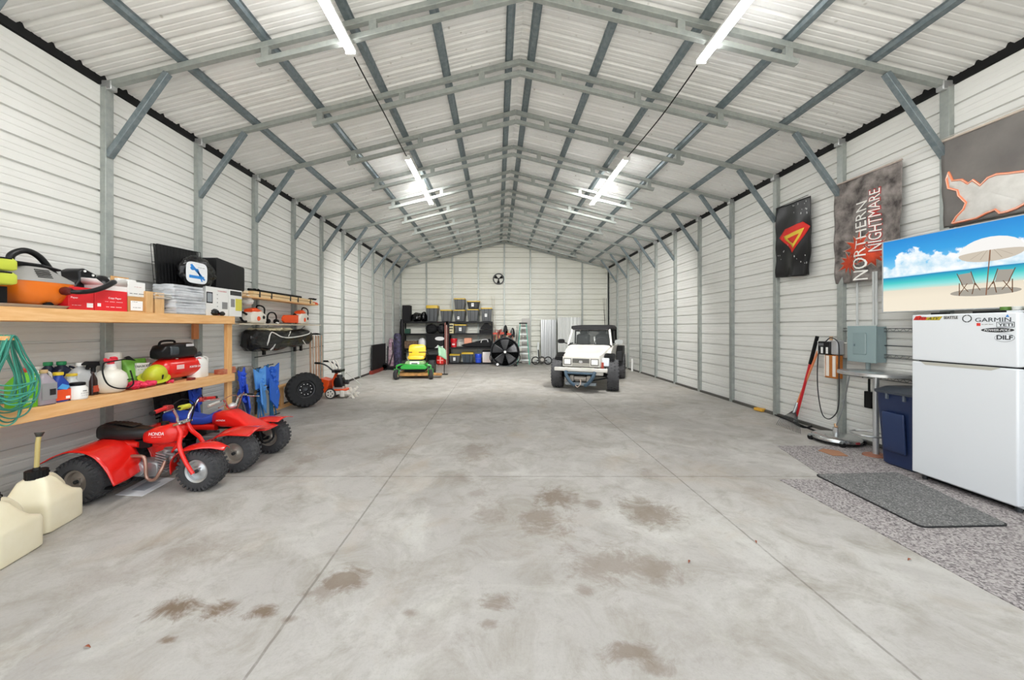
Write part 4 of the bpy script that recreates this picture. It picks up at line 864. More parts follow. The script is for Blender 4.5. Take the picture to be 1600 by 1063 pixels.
# ================================================================ loose tyre and tiller
t = T('spare_tyre', 'big black knobby tyre standing against the left wall', 'tyre', (-3.72, 7.02, .335), rot=(-.2, 0, .72))
w_ = tyre(t, (0, 0, 0), .325, .12, .16, M('1a1a1c', .35, .3), (24, 3), .4, name='rubber_tyre', kmat=M('18181a', .75, bump=.5, bs=25))
MB().lathe([(.01, -.02), (.06, -.03), (.07, 0), (.12, .01)], (0, -.075, 0), (PI/2, 0, 0)).build('rim_centre', BLK, w_)
for i in range(10):
    a = 2*PI*i/10; MB().cyl((.10*math.cos(a), -.085, .10*math.sin(a)), (.10*math.cos(a), -.10, .10*math.sin(a)), .008, n=8).build('rim_bolt', M('d8d8d8', .2, .8), w_)
# tiller
t = T('rotary_tiller', 'orange and white rotary garden tiller past the loose tyre', 'tiller', (-3.60, 7.98, 0), .05)
TW = M('e9e4da', .4)
for s in (-1, 1):
    wl = MB().lathe([(.085, -.02), (.105, -.022), (.112, -.012), (.112, .012), (.105, .022), (.085, .02)], (0, s*.15, .112), (PI/2, 0, 0)).build('wheel', RUB, t)
    MB().lathe([(.01, -.026), (.088, -.024), (.088, .024), (.01, .026)], (0, s*.15, .112), (PI/2, 0, 0)).build('wheel_disc', TW, wl)
    for i in range(5): a = i*2*PI/5; MB().cyl((.05*math.cos(a), s*.15-.03, .112+.05*math.sin(a)), (.05*math.cos(a), s*.15+.03, .112+.05*math.sin(a)), .014, n=8).build('wheel_hole', BLK, wl)
MB().loft([(-.16, .03, .05, .17, .4), (-.14, .05, .03, .19, .4), (.14, .05, .03, .19, .4), (.16, .03, .05, .17, .4)], 'y', o=(.24, 0, 0)).box(.02, -.14, .09, .36, .14, .17).build('tine_guard', TW, t, bev=.01)
MB().box(.05, -.15, .171, .34, .15, .20).build('guard_top', STO, t, bev=.01)
for s in (-1, 0, 1):
    for k in range(3): a = k*2*PI/3+s; MB().prism([(0, -.01), (.13, -.03), (.15, .01), (.10, .02), (0, .01)], -.012, .012, 'y', (.42, s*.10, .10), (0, a, 0)).build('tine', TW, t)
MB().loft([(0, .10, -.10, .10, .5), (.12, .11, -.11, .11, .4), (.2, .08, -.09, .09, .5)], 'z', 20, o=(.14, 0, .24)).build('engine', BLKP, t); MB().cyl((.26, 0, .34), (.33, 0, .34), .05).cyl((.14, 0, .42), (.14, 0, .50), .06).build('air_filter', DSTEEL, t)
MB().box(.02, -.08, .19, .24, .08, .26).build('engine_base', M('c8c8c4', .35, .4), t, bev=.01)
MB().tube([(.02, 0, .18), (-.01, 0, .32), (.03, 0, .44), (.08, 0, .55)], .030, 12, 5).build('neck', STO, t)
MB().box(-.26, -.14, .14, -.06, .14, .42, rot=(0, .25, 0)).build('orange_flap', STO, t, bev=.01)
MB().tube([(.08, 0, .53), (.07, -.18, .60), (-.05, -.22, .72), (-.20, -.22, .78)], .016, 8, 4).tube([(.08, 0, .53), (.07, .18, .60), (-.05, .22, .72), (-.20, .22, .78)], .016, 8, 4).build('handlebar', DSTEEL, t)
for s in (-1, 1): MB().tube([(-.18, s*.22, .775), (-.30, s*.22, .78)], .022).build('grip', BLK, t)
for i in range(3): MB().tube([(.02+.05*i, -.05+.05*i, .60), (-.03+.05*i, -.05+.05*i, .76), (-.08+.05*i, -.05+.05*i, .82)], .016, 8, 4).build('control_lever', TW, t)
MB().box(.02, -.15, .56, .2, .15, .62).build('control_panel', BLKP, t, bev=.01)
tag(MB().cyl(tuple(at(541, 582, 8.45)), tuple(onz(565, 602, 0)), .009).build('white_rod', WHT), 'thin white rod sticking out beside the tiller', 'rod')
# ================================================================ back left corner
t = T('leaning_sheet', 'flat black panel leaning on the left wall near the back corner', 'panel', (XL+.10, 12.75, .11)); MB().box(-.02, -.72, 0, .02, .72, .85).build('panel_body', M('0c0c0d', .6), t, bev=.01)
YC = 14.1
def tallbag(lb, px, w_, ytop, mat, Y=YC, h0=0, cat='bag', name='tall_bag', rz=0):
    p = at(px, 512, Y); h = at(px, ytop, Y).z
    return tag(MB().loft([(0, w_*.9, -w_*.9, w_*.9, .6), (.05, w_, -w_, w_, .6), (h*.7, w_*.9, -w_*.85, w_*.85, .7), (h*.93, w_*.8, -w_*.7, w_*.7, .7), (h, w_*.5, -w_*.5, w_*.5, .8)], 'z', 18).build(name, mat, loc=(p.x, Y, h0), smooth=60), lb, cat)
tallbag('dark grey golf bag standing in the back left corner', 603, .15, 541, M('4c4c4e', .7, bump=.6, bs=12), cat='golf bag', name='golf_bag')
tallbag('maroon and white long bag standing in the back left corner', 611, .10, 529, M('7a4a66', .6, var='c9b8bc', vs_=9), 13.9)
tallbag('black and purple patterned bag standing left of the yellow mower seat', 621, .17, 521, M('17151d', .6, var='4a4468', vs_=11), 14.2)
tag(MB().ell((0, 0, 0), (.05, .05, .05)).build('golf_club_head', M('e4e4e0', .4), loc=at(603, 537, YC)), 'white headcover poking out of the golf bag', 'headcover')
t = T('golf_cart', 'black folding trolley with a white wheel at the back left corner', 'trolley', (at(603, 0, 13.2).x, 13.2, 0))
MB().lathe([(.02, -.03), (.13, -.03), (.13, .03), (.02, .03)], (0, -.1, .13), (PI/2, 0, 0)).build('wheel', BLK, t); MB().lathe([(.01, -.035), (.085, -.035), (.085, .03), (.01, .03)], (0, -.1, .13), (PI/2, 0, 0)).build('wheel_disc', WHT, t)
MB().box(-.2, -.05, .02, .5, .4, .10).tube([(.1, 0, .1), (.2, .2, .6), (.15, .3, 1.0)], .02).build('trolley_frame', BLK, t)
tallbag('narrow black case standing at the back left corner', 628, .10, 499, BLK, 14.9, cat='case', name='tall_case')
# ================================================================ zero-turn mower
t = T('riding_mower', 'green riding mower with yellow seat in front of the back shelves', 'mower', (-2.50, 11.15, 0), .06)
JG = M('2f9a3c', .3, coat=.3); JY = M('e8b92c', .35); RSTY = M('b8854a', .8, var='7d5a36', vs_=9)
for s in (-1, 1):
    w_ = tyre(t, (0, 0, 0), .15, .055, .07, M('8c7a60', .6), (18, 1), .5, name='front_wheel'); w_.location = (s*.50, -.38, .15); w_.rotation_euler = (0, 0, PI/2+s*.25)
    MB().tube([(s*.50, -.38, .30), (s*.50, -.36, .42)], .02).tube([(s*.50-.07, -.38, .15), (s*.50-.07, -.38, .31), (s*.50+.07, -.38, .31), (s*.50+.07, -.38, .15)], .014).build('caster_fork', JG, t)
    w_ = tyre(t, (0, 0, 0), .24, .11, .11, M('c9b53a', .5), (20, 3), .5, name='rear_wheel'); w_.location = (s*.42, .62, .245); w_.rotation_euler = (0, 0, PI/2)
    MB().tube([(s*.50, -.37, .40), (s*.38, -.33, .44), (s*.3, .1, .40), (s*.3, .7, .40)], .028, 8, 4).build('frame_rail', JG, t)
    MB().tube([(s*.30, .35, .45), (s*.36, .2, .66), (s*.34, -.05, .78), (s*.10, -.06, .78)], .014, 8, 3).build('lap_bar', BLK, t)
MB().prism([(-.36, .30), (.36, .30), (.40, .36), (.30, .44), (-.30, .44), (-.40, .36)], -.42, .0, 'y').build('foot_deck', JG, t, bev=.02)
MB().prism([(-.30, .44), (.30, .44), (.26, .52), (-.26, .52)], -.22, .15, 'y').build('foot_plate', M('8fae7c', .5), t, bev=.01)
MB().box(-.14, -.235, .42, .14, -.215, .52).build('white_badge', M('e6e8e2', .4), t); MB().box(-.09, -.24, .445, .09, -.236, .475).build('badge_print', M('5a5f5a', .5), t)
MB().loft([(-.30, .44, .09, .17, .4), (-.26, .50, .08, .20, .4), (.28, .50, .08, .20, .4), (.32, .42, .09, .17, .4)], 'y', 24).loft([(.4, .10, .08, .16, .5), (.80, .16, .06, .13, .5)], 'x', 12, o=(0, 0, 0)).build('mower_deck', RSTY, t, bev=.01)
MB().box(-.3, -.2, .20, .3, .4, .30).build('underframe', BLK, t)
MB().loft([(.0, .20, .56, .62, .5), (.04, .25, .54, .68, .5), (.34, .25, .56, .70, .5)], 'y', 22).loft([(.26, .26, .60, .95, .5), (.31, .27, .58, 1.01, .45), (.37, .26, .60, 1.0, .45), (.40, .20, .66, .92, .5)], 'y', 22).build('seat', JY, t, smooth=50)
MB().box(-.2, .0, .45, .2, .5, .56).build('seat_base', BLK, t); MB().loft([(.45, .26, .35, .70, .5), (.85, .24, .35, .72, .5)], 'y', 16).build('engine_cover', BLK, t)
tag(MB().grid(lambda u, v: Vector((.26*u-.02*v, .02*math.sin(u*6), .32*v-.14*u)), 6, 6).tube([(.0, 0, .32), (.2, -.02, .22), (.26, -.05, -.1)], .01).build('green_net', M('9cc4a4', .5), loc=(-1.92, 11.9, .62), solid=.006), 'pale green net frame right of the yellow mower seat', 'net')
o = T('net_stand', 'thin pole stand holding the pale green net', 'stand', (-1.72, 11.92, 0)); MB().cyl((-.02, .0, 0), (-.02, 0, .70), .012).box(-.15, -.1, 0, .1, .1, .02).build('stand_pole', BLK, o)
# ================================================================ back shelving
YF = 15.28
def S2(px, py, Y=YF): return at(px, py, Y)
def unit(lb, x0, x1, levels):
    a, b = S2(x0, 500).x, S2(x1, 500).x; c = (a+b)/2; w_ = (b-a)/2
    t = T('metal_shelf', lb, 'shelf', (c, YF+.27, 0)); top = max(levels)
    for sx in (-1, 1):
        for sy in (-1, 1): MB().cb((sx*(w_-.03), sy*.25, top/2), (.06, .05, top)).build('upright', BLK, t)
    for z in levels: MB().cb((0, 0, z-.035), (w_*2-.01, .54, .07)).build('shelf_board', BLK, t)
    return t
lv = lambda *p: [S2(0, y).z for y in p]
unit('black metal shelving unit behind the green mower', 627.5, 697, lv(502.5, 521.5, 545, 566))
unit('black metal shelving unit right of the mower, with storage bins', 700, 770, lv(502.5, 521, 543, 567.5))
BINS = M('56595c', .35, bump=.1, bs=8); BIND = M('1f2022', .4); YLID = M('d9b63c', .4)
def bin_(lb, x0, x1, yt, yb, lid=True, tag_=None, body=BINS, Y=YF, z=None, lidh=None):
    a, b = S2(x0, yt, Y), S2(x1, yb, Y); c = (a.x+b.x)/2; w_ = (b.x-a.x)/2; z0 = b.z if z is None else z; h = a.z-z0
    t = T('storage_bin', lb, 'storage bin', (c, Y+.27, z0), group='dark storage bins with yellow lids')
    lh = lidh or .05
    MB().cb((0, 0, (h-lh)/2), (w_*1.84, .46, h-lh), tap=.80).build('bin_body', body, t, bev=.02)
    for s in (-1, 1): MB().box(s*w_*.36-.012, -.245, .03, s*w_*.36+.012, -.215, h-lh).build('rib', BIND, t, rot=None)
    MB().loft([(h-lh, w_, -.26, .26, .2), (h-.012, w_, -.26, .26, .2), (h, w_*.92, -.24, .24, .2)], 'z', 32).build('lid', YLID if lid else BIND, t)
    if tag_:
        cx, cz, s = tag_; MB().cb((cx*w_, -.246, h*cz), (.09*s, .006, .12*s)).build('white_label', M('efefef', .5), t)
        MB().cb((cx*w_, -.2505, h*cz+.01), (.06*s, .003, .012)).build('label_print', KTX, t)
ZTOP = S2(0, 502.5).z
bin_('storage bin with tall yellow lid, leftmost on the top row', 665, 684, 477, 502.5, lidh=.13)
bin_('storage bin second from the left in the bottom row above the shelves', 687, 706, 484, 502.5)
bin_('storage bin with a low white label, carrying the tallest stacked bin', 708, 727, 484, 502.5, tag_=(-.15, .3, 1))
bin_('plain storage bin below the black labelled bin', 729, 748, 483, 502.5)
bin_('storage bin with a white label, rightmost on the top shelf', 751, 769, 481, 502.5, tag_=(-.1, .45, 1.1))
ZS = S2(0, 484).z
bin_('storage bin stacked highest, left of the black labelled bin', 708.5, 727, 466, 484, z=ZS+.003)
bin_('black storage bin with white label stacked above the plain bin', 729, 750, 470, 483, True, (-.1, .5, 1.2), BIND, z=S2(0, 483).z+.003)
bin_('storage bin with a white label on the middle shelf', 709, 729, 507, 521, True, (.0, .45, 1.2))
bin_('storage bin with a white label on the bottom shelf, left one', 700.5, 719, 554, 567.5, True, (.0, .45, 1.1))
bin_('storage bin with thick yellow lid on the bottom shelf, right one', 720.5, 740, 551, 567.5, True, None, M('3f4a55', .4), lidh=.07)
def rbox(name, lb, cat, x0, y0, x1, y1, mat, dep=.4, Y=YF, bev=.02, tap=1, group=None):
    a, b = S2(x0, y0, Y), S2(x1, y1, Y)
    return tag(MB().box(-(b.x-a.x)/2, 0, 0, (b.x-a.x)/2, dep, a.z-b.z, tap=tap).build(name, mat, loc=((a.x+b.x)/2, Y+.03, b.z), bev=bev), lb, cat, group)
def lump(name, lb, cat, x0, y0, x1, y1, mat, seed=0, dep=.22, Y=YF, jit=.08):
    a, b = S2(x0, y0, Y), S2(x1, y1, Y); w_, h = (b.x-a.x)/2, (a.z-b.z)
    return tag(MB().ell((0, 0, h*.46), (w_, dep, h*.54), n=48, k=28, zmin=-.85).wr(jit*.5, 7, seed).build(name, mat, loc=((a.x+b.x)/2, Y+.28, b.z), smooth=60), lb, cat)
rbox('black_case', 'tall black case at the left end above the shelves', 'case', 628, 477, 640, 502.5, CLOTHK, .4)
lump('trash_bag', 'shiny black bag next to the tall black case', 'bag', 640, 488, 658, 502.5, BAG, 3)
lump('trash_bag', 'small shiny black bag against the leftmost storage bin', 'bag', 656, 486.5, 665.5, 502.5, BAG, 4)
rbox('green_box', 'small dark green gadget on the second shelf of the left unit', 'gadget', 632, 514, 640, 521.5, M('1d4a3a', .5), .2)
t = lump('duffel_bag', 'black duffel bag on the second shelf, left one', 'bag', 663, 506, 682, 521.5, CLOTHK, 5)
t = lump('duffel_bag', 'black duffel bag on the second shelf, right one', 'bag', 681.5, 505.5, 696, 521.5, M('1a1a1e', .6, bump=.5, bs=20), 6)
t = T('footlocker', 'large black trunk with white graphics on the left shelf unit', 'trunk', (S2(679.5, 0).x, YF+.27, S2(0, 545).z))
MB().cb((0, 0, .30), (.76, .48, .60)).build('trunk_body', BLKP, t, bev=.03)
MB().loft([(.02, .20, .34, .50, .9), (.03, .18, .36, .5, .9)], 'y', 16, o=(.20, -.275, 0)).build('white_graphic', M('e6e6e6', .5), t)
MB().prism([(-.02, .03), (.34, .03), (.34, .12), (.22, .08), (.12, .16), (.06, .08)], -.252, -.245, 'y').build('white_graphic', M('e6e6e6', .5), t)
lump('white_helmet', 'white and black helmet-shaped bag beside the black trunk', 'helmet', 651, 528, 664, 545, M('e9e9ea', .4), 8, .15, jit=.02)
rbox('wood_pieces', 'stack of brown wood pieces behind the yellow mower seat', 'wood', 630, 533, 651, 545, M('8a6f58', .7, var='3b3029', vs_=12), .4)
t = T('black_tub', 'wide black tub on the bottom of the left shelf unit', 'tub', (S2(672, 0).x, YF+.26, S2(0, 566).z)); MB().loft([(0, .42, -.2, .2, .3), (.26, .50, -.24, .24, .3), (.28, .52, -.25, .25, .3), (.27, .46, -.22, .22, .3), (.1, .42, -.2, .2, .3)], 'z', 32).build('tub_body', BLK, t)
t = T('red_canister', 'round red canister with a light cross on the bottom left shelf', 'canister', (S2(690, 0).x, YF-.16, 0)); MB().lathe([(.10, 0), (.19, .05), (.20, .2), (.17, .36), (.06, .42), (.05, .46)]).build('canister_body', M('d8241c', .35), t)
MB().cb((0, -.196, .2), (.26, .012, .03)).cb((0, -.196, .2), (.03, .012, .26)).build('pale_cross', M('f0b8b0', .5), t)
t = T('printed_carton', 'tan carton with black print left of the middle shelf bin', 'box', (S2(704.5, 0).x, YF+.2, S2(0, 521).z)); a = .44
MB().cb((0, 0, .20), (.22, .36, .42)).build('carton_body', M('cfc49a', .6), t, bev=.005)
MB().cb((0, -.182, .32), (.17, .004, .07)).cb((0, -.182, .20), (.17, .004, .05)).cb((0, -.182, .08), (.1, .004, .04)).build('black_print', KTX, t)
rbox('black_bag', 'pointed black fabric heap at the right of the middle shelf', 'bag', 749, 510, 768, 521, CLOTHK, .4, tap=1).scale.z = .5
tag(MB().prism([(-.25, 0), (.25, 0), (.24, .12), (.02, .34), (-.2, .1)], -.15, .15, 'y').build('folded_canopy', CLOTHK, loc=(S2(759, 0).x, YF+.25, S2(0, 515).z)), 'black triangular folded item on top of the fabric heap', 'bag')
def bucket(name, lb, x0, y0, x1, y1, mat, fill=None):
    a, b = S2(x0, y0), S2(x1, y1); r = (b.x-a.x)/2; h = a.z-b.z; t = T(name, lb, 'bucket', ((a.x+b.x)/2, YF+.22, b.z))
    MB().lathe([(r*.82, 0), (r*.98, h*.85), (r*1.04, h*.86), (r*1.04, h*.93), (r, h), (r*.95, h), (r*.8, .02)]).build('bucket_body', mat, t); MB().tube([(-r, 0, h*.9), (-r*.8, -r*1.05, h*.55), (r*.8, -r*1.05, h*.55), (r, 0, h*.9)], .006, 6, 5).build('wire_handle', STEEL, t); return t
t = bucket('red_bucket', 'red bucket on the lower shelf of the right unit', 703, 529.5, 713.5, 543, M('d8202a', .4)); MB().cb((0, -.13, .12), (.12, .06, .06)).build('white_print', M('eecccc', .5), t)
bucket('blue_bucket', 'blue bucket between yellow lidded bin and white container', 741.5, 554, 752.5, 567.5, M('2a50d0', .35))
t = T('white_container', 'white square container with black lid on the bottom right shelf', 'container', (S2(760.5, 0).x, YF+.22, S2(0, 567.5).z)); MB().cb((0, 0, .24), (.36, .34, .46)).build('container_body', M('e9e6e4', .4, var='efd8d0', vs_=3), t, bev=.02); MB().cb((0, 0, .485), (.38, .36, .03)).build('lid', BLK, t)
rbox('orange_box', 'small salmon box behind the long black case', 'box', 725, 528.5, 737, 543, M('e8a284', .6), .2, Y=YF+.2)
t = T('gun_case', 'long black padded case lying on the right shelf unit', 'case', (S2(744, 0).x, YF+.12, S2(0, 543).z)); MB().loft([(-.62, .04, .06, .10, .8), (-.5, .08, .02, .14, .6), (-.1, .10, .0, .22, .6), (.3, .12, .0, .32, .5), (.58, .12, .0, .36, .5), (.64, .08, .04, .26, .7)], 'x', 22).build('case_body', CLOTHK, t, smooth=60); MB().tube([(.2, -.11, .2), (.25, -.13, .31), (.45, -.13, .33), (.5, -.11, .22)], .018, 8, 4).build('handle', M('d8d8d8', .5), t)
# reddish rods between units
t = T('rod_bundle', 'pinkish upright rods standing between the two shelf units', 'rods', (S2(697.8, 0, 15.15).x, 15.14, 0))
for i, c in enumerate(('a86a60', 'd8b0a4', '6d3a38')): MB().cyl((-.06+.06*i, 0, 0), (-.06+.06*i, .0, 1.75-.1*i), .02, n=8).build('rod', M(c, .6), t)
# ================================================================ drum fan
t = T('drum_fan', 'large round black shop fan in front of the garden tools', 'fan', (at(789, 0, 14.6).x, 14.6, .57), 0)
MB().lathe([(.565, -.11), (.58, -.12), (.585, .12), (.565, .13), (.555, .12), (.555, -.11)], rot=(PI/2, 0, 0), n=48).build('drum', BLK, t)
for i in range(8):
    R_ = .07+.068*i; MB().torus((0, -.125, 0), R_, .004, 'y', 48, 5).build('guard_ring', DSTEEL, t)
MB().torus((0, -.125, 0), .572, .014, 'y', 48, 8).build('outer_ring', DSTEEL, t)
for i in range(10): a = 2*PI*i/10; MB().cyl((.06*math.cos(a), -.128, .06*math.sin(a)), (.57*math.cos(a), -.128, .57*math.sin(a)), .004, n=6).build('guard_spoke', DSTEEL, t)
for i in range(5):
    a0 = 2*PI*i/5+.35
    MB().grid(lambda u, v: Vector(((.06+.46*u)*math.cos(a0+(v-.5)*(.95-.2*u)), .05*(v-.5)*2-.01, (.06+.46*u)*math.sin(a0+(v-.5)*(.95-.2*u)))), 8, 8).build('blade', M('5a5a5c', .4, .5), t, solid=.005, smooth=60)
MB().lathe([(.01, -.16), (.05, -.16), (.06, -.14), (.06, .1), (.01, .1)], rot=(PI/2, 0, 0)).build('hub', M('1d1d1f', .5), t); MB().lathe([(.01, .165), (.045, .162), (.05, .14)], rot=(PI/2, 0, 0)).build('hub_disc', WHT, t)
for s in (-1, 1):
    MB().tube([(s*.56, 0, 0), (s*.60, 0, -.3), (s*.42, .0, -.52)], .018, 8, 3).build('yoke', BLK, t)
    if s > 0: MB().cb((s*.42, 0, -.545), (.12, .3, .05)).build('foot', BLK, t)
wl = MB().lathe([(.02, -.03), (.075, -.03), (.075, .03), (.02, .03)], (-.30, -.16, -.49), (PI/2, 0, 0)).build('wheel', BLK, t); MB().lathe([(.005, -.035), (.05, -.035), (.05, .035), (.005, .035)], (-.30, -.16, -.49), (PI/2, 0, 0)).build('wheel_disc', WHT, wl)
# tools behind fan
t = T('tool_rack', 'upright steel rack holding garden tools behind the drum fan', 'rack', (at(787, 0, 15.4).x, 15.4, 0))
MB().box(-.45, -.2, 0, .45, .2, .05).tube([(-.43, -.15, .05), (-.43, -.15, .8), (.43, -.15, .8), (.43, -.15, .05)], .015).tube([(-.43, .15, .05), (-.43, .15, .8), (.43, .15, .8), (.43, .15, .05)], .015).build('rack_frame', DSTEEL, t)
TC = ['8a2f24', 'c49a66', 'b8342a', 'd0a878', '3a3a3c', '9a4030', '2a2a2c', 'c8c8c4', '78281f', '202022', 'b06a48']
for i in range(11):
    x = -.38+.076*i; h = 1.42+.06*math.sin(i*2.3); kind = i % 4
    o = T('garden_tool', ['wooden handled garden tool %s in the rack behind the drum fan' % s_ for s_ in ('at the left end', 'second from left', 'third from left', 'fourth from left', 'fifth from left', 'in the middle', 'with dark spade head', 'fourth from right', 'third from right', 'second from right', 'broad spade head, right end')][i], 'garden tool', (at(787, 0, 15.4).x+x, 15.38, .055), group='garden tools behind the drum fan')
    MB().cyl((0, 0, 0), (.02*(i % 3-1), 0, h*.82), .016, n=8).build('handle', M(TC[i], .6), o)
    hm = M(TC[(i*3+2) % 11], .5)
    if i in (6, 10): MB().prism([(-.09, h*.78), (-.10, h*.92), (-.06, h*1.04), (0, h*1.09), (.06, h*1.04), (.10, h*.92), (.09, h*.78)], -.01, .02, 'y').build('spade_head', BLK, o)
    elif kind == 0: MB().box(-.09, -.02, h*.84, .09, .02, h*.90).build('rake_head', M('c8442c', .5), o)
    elif kind == 1: MB().tube([(-.05, 0, h*.82), (-.055, 0, h*.95), (.055, 0, h*.95), (.05, 0, h*.82)], .014).build('d_grip', hm, o)
    else: MB().prism([(-.05, h*.80), (-.07, h*.95), (.07, h*.98), (.05, h*.80)], -.01, .01, 'y').build('tool_head', hm, o)
for i, (a, b, lb) in enumerate(((768, 774, 'thin pale fishing rod right of the shelves, left one'), (772, 777, 'thin pale fishing rod right of the shelves, right one'))):
    p, q = at(b, 566, 15.6), at(a, 463, 15.75); tag(MB().cyl((0, 0, -p.z), tuple(q-p), .012, .006, n=6).build('fishing_rod', M('b9b096', .6), loc=p), lb, 'rod', 'fishing rods right of the shelves')
# step ladder
LG = M('3f9a84', .45); Yl = 15.2
t = T('step_ladder', 'green and aluminium step ladder standing by the back wall', 'ladder', (at(818, 0, Yl).x, Yl, 0))
hL = at(0, 506, Yl).z; wt, wb = .13, .25
for s in (-1, 1):
    MB().rings([[Vector((s*wb-.02, -.02, 0)), Vector((s*wb+.02, -.02, 0)), Vector((s*wb+.02, .03, 0)), Vector((s*wb-.02, .03, 0))], [Vector((s*wt-.02, .20, hL)), Vector((s*wt+.02, .20, hL)), Vector((s*wt+.02, .25, hL)), Vector((s*wt-.02, .25, hL))]]).build('side_rail', LG, t)
    MB().cyl((s*(wb+.05), .58, 0), (s*wt, .26, hL), .017).build('rear_rail', LG if s > 0 else STEEL, t)
for i in range(6): z = .18+.27*i; k = z/hL; MB().cb((0, .01+.22*k, z), (2*(wb+(wt-wb)*k)-.03, .07, .055)).build('step', M('dde2df', .4), t)
MB().cb((0, .23, hL+.02), (.34, .14, .05)).build('top_cap', BLK, t, bev=.01)
t = T('grey_board', 'flat grey board leaning behind the top of the step ladder', 'board', (at(822, 0, 15.8).x, 15.84, 0)); MB().box(-.18, -.02, 0, .18, .0, at(0, 498, 15.8).z).build('board_body', M('bdbab6', .6), t)
# push mower
t = T('push_mower', 'small black two-wheeled engine unit on the floor by the back wall', 'mower', (at(846, 0, 15.2).x, 15.1, 0))
for s in (-1, 1): MB().torus((s*.26, 0, .17), .15, .022, 'y', 28, 8).build('wheel', BLK, t); MB().cyl((s*.26, -.02, .17), (s*.26, .02, .17), .04).build('hub', STEEL, t)
MB().ell((0, 0, .2), (.16, .15, .15), jit=.06).build('engine', M('6c6a68', .4, .5), t); MB().lathe([(.01, 0), (.07, 0), (.07, .02)], (0, -.15, .22), (PI/2, 0, 0)).build('engine_cover', M('b8b4ac', .4, .4), t); MB().tube([(-.12, 0, .3), (-.14, .02, .62)], .025).tube([(-.26, 0, .17), (.26, 0, .17)], .02).build('frame', BLK, t)
# corrugated sheets
def corr(lb, x0, x1, ytop, Y, mat, lean=.12):
    a, b = at(x0, ytop, Y), at(x1, ytop, Y); w_ = b.x-a.x; h = a.z; n_ = 60
    prof = [(u/n_*w_-w_/2, .018*max(-1, min(1, 2.2*math.sin(2*PI*u/n_*w_/.15)))) for u in range(n_+1)]
    mb = MB(); mb.rings([[Vector((x, d+lean*(1-k), h*k)) for x, d in prof] for k in (0, 1)], closed_ends=False, closed_u=False)
    o = mb.build('metal_sheet', mat, loc=((a.x+b.x)/2, Y-lean, 0), solid=.003, smooth=0)
    for v in o.data.vertices: v.co.y = -v.co.y+lean
    tag(o, lb, 'metal sheet', 'corrugated sheets by the back wall')
corr('left narrow corrugated metal sheet leaning on the back wall', 845, 868, 500, 15.68, M('b4b6b6', .35, .6))
corr('right corrugated white metal sheet leaning behind the white off-roader', 871, 908, 496, 15.55, M('cfd1ce', .4, .2))
tag(MB().box(-.04, -.02, 0, .04, .0, .9).build('white_plank', M('e0e4e2', .5), loc=(at(841, 0, 15.7).x, 15.75, 0)), 'narrow white plank leaning left of the corrugated sheets', 'plank')
for i, (a, b, lb) in enumerate(((943, 951, 'dark thin rod leaning in the back right corner, left one'), (955, 955.5, 'dark thin rod leaning in the back right corner, middle one'), (960, 958, 'dark thin rod leaning in the back right corner, right one'))):
    p, q = at(min(b, 950), 500, 15.2), at(min(a, 951), 466, 15.6); x0 = p.x; tag(MB().cyl((0, 0, 0), (q.x-p.x-.05*i, .35, q.z), .012, .006, n=6).build('long_rod', M('4a4844', .6), loc=(p.x-.03*i, 15.3, 0)), lb, 'rod', 'thin rods in the back right corner')
tag(MB().cyl((0, 0, 0), (0, 0, .40), .035).cyl((0, 0, .40), (0, 0, .44), .03).build('white_pipe', WHT, loc=(4.76, 568*4.80/(989.5-777), 0)), 'short white pipe standing at the foot of the right wall', 'pipe')
# ================================================================ OFF-ROADER (faces -y locally)
t = T('off_road_vehicle', 'small white off-road vehicle with black soft top and knobby tyres', 'vehicle', (2.20, 9.15, 0), -.40)
WB, TR = 2.30, .68
CW = M('e6e3dd', .3, coat=.3, var='cfcbc2', vs_=2); KT = M('2c2c2e', .8, bump=.3, bs=30)
for x, y, st in ((-TR, 0, .10), (TR, 0, .10), (-TR, WB, 0), (TR, WB, 0)):
    w_ = tyre(t, (0, 0, 0), .375, .135, .20, M('55585a', .4, .6), (26, 4), .35, face=1 if x > 0 else -1, kmat=M('4a4a4c', .8, var='3a3a3c'))
    w_.location = (x, y, .38); w_.rotation_euler = (0, 0, -PI/2+st if x > 0 else -PI/2+st)
# body tub behind hood
MB().prism([(.28, .52), (2.75, .52), (2.75, 1.06), (.95, 1.06), (.62, .98), (.28, .86)], -.60, .60, 'x').build('body_tub', CW, t, bev=.03)
MB().loft([(-.50, .40, .60, .86, .12), (-.44, .435, .58, .885, .12), (.3, .50, .56, .97, .15), (.72, .56, .60, 1.07, .2)], 'y', 40).build('hood', CW, t, smooth=35)
MB().loft([(-.3, .40, .885, .90, .4), (.3, .42, .96, .985, .4)], 'y', 16).build('hood_bulge', CW, t, smooth=60)
# grille and lights
MB().box(-.44, -.53, .60, .44, -.49, .84).build('front_panel', CW, t, bev=.01)
mb = MB(); mb.box(-.20, -.545, .62, .20, -.525, .80); mb.build('grille', M('8f8d86', .5), t)
for i in range(5): MB().box(-.195, -.552, .635+.034*i, .195, -.543, .648+.034*i).build('grille_bar', M('3a3a38', .5) if i > 1 else M('c9c5ba', .5), t)
MB().prism([(-.05, .715), (-.02, .76), (.0, .735), (.02, .76), (.05, .715), (.0, .68)], -.562, -.552, 'y').build('badge', CHR, t)
for s in (-1, 1):
    MB().box(s*.32-.095, -.55, .64, s*.32+.095, -.525, .80).build('lamp_bezel', M('77756f', .4), t, bev=.008)
    MB().box(s*.32-.075, -.556, .66, s*.32+.075, -.548, .775).build('headlight', M('f7f7f4', .1, coat=1), t, bev=.01)
MB().box(-.62, -.66, .50, .62, -.56, .585).build('bumper', CW, t, bev=.015)
MB().box(-.30, -.60, .42, .52, -.50, .50).build('valance', M('d4d1c8', .5), t, bev=.01)
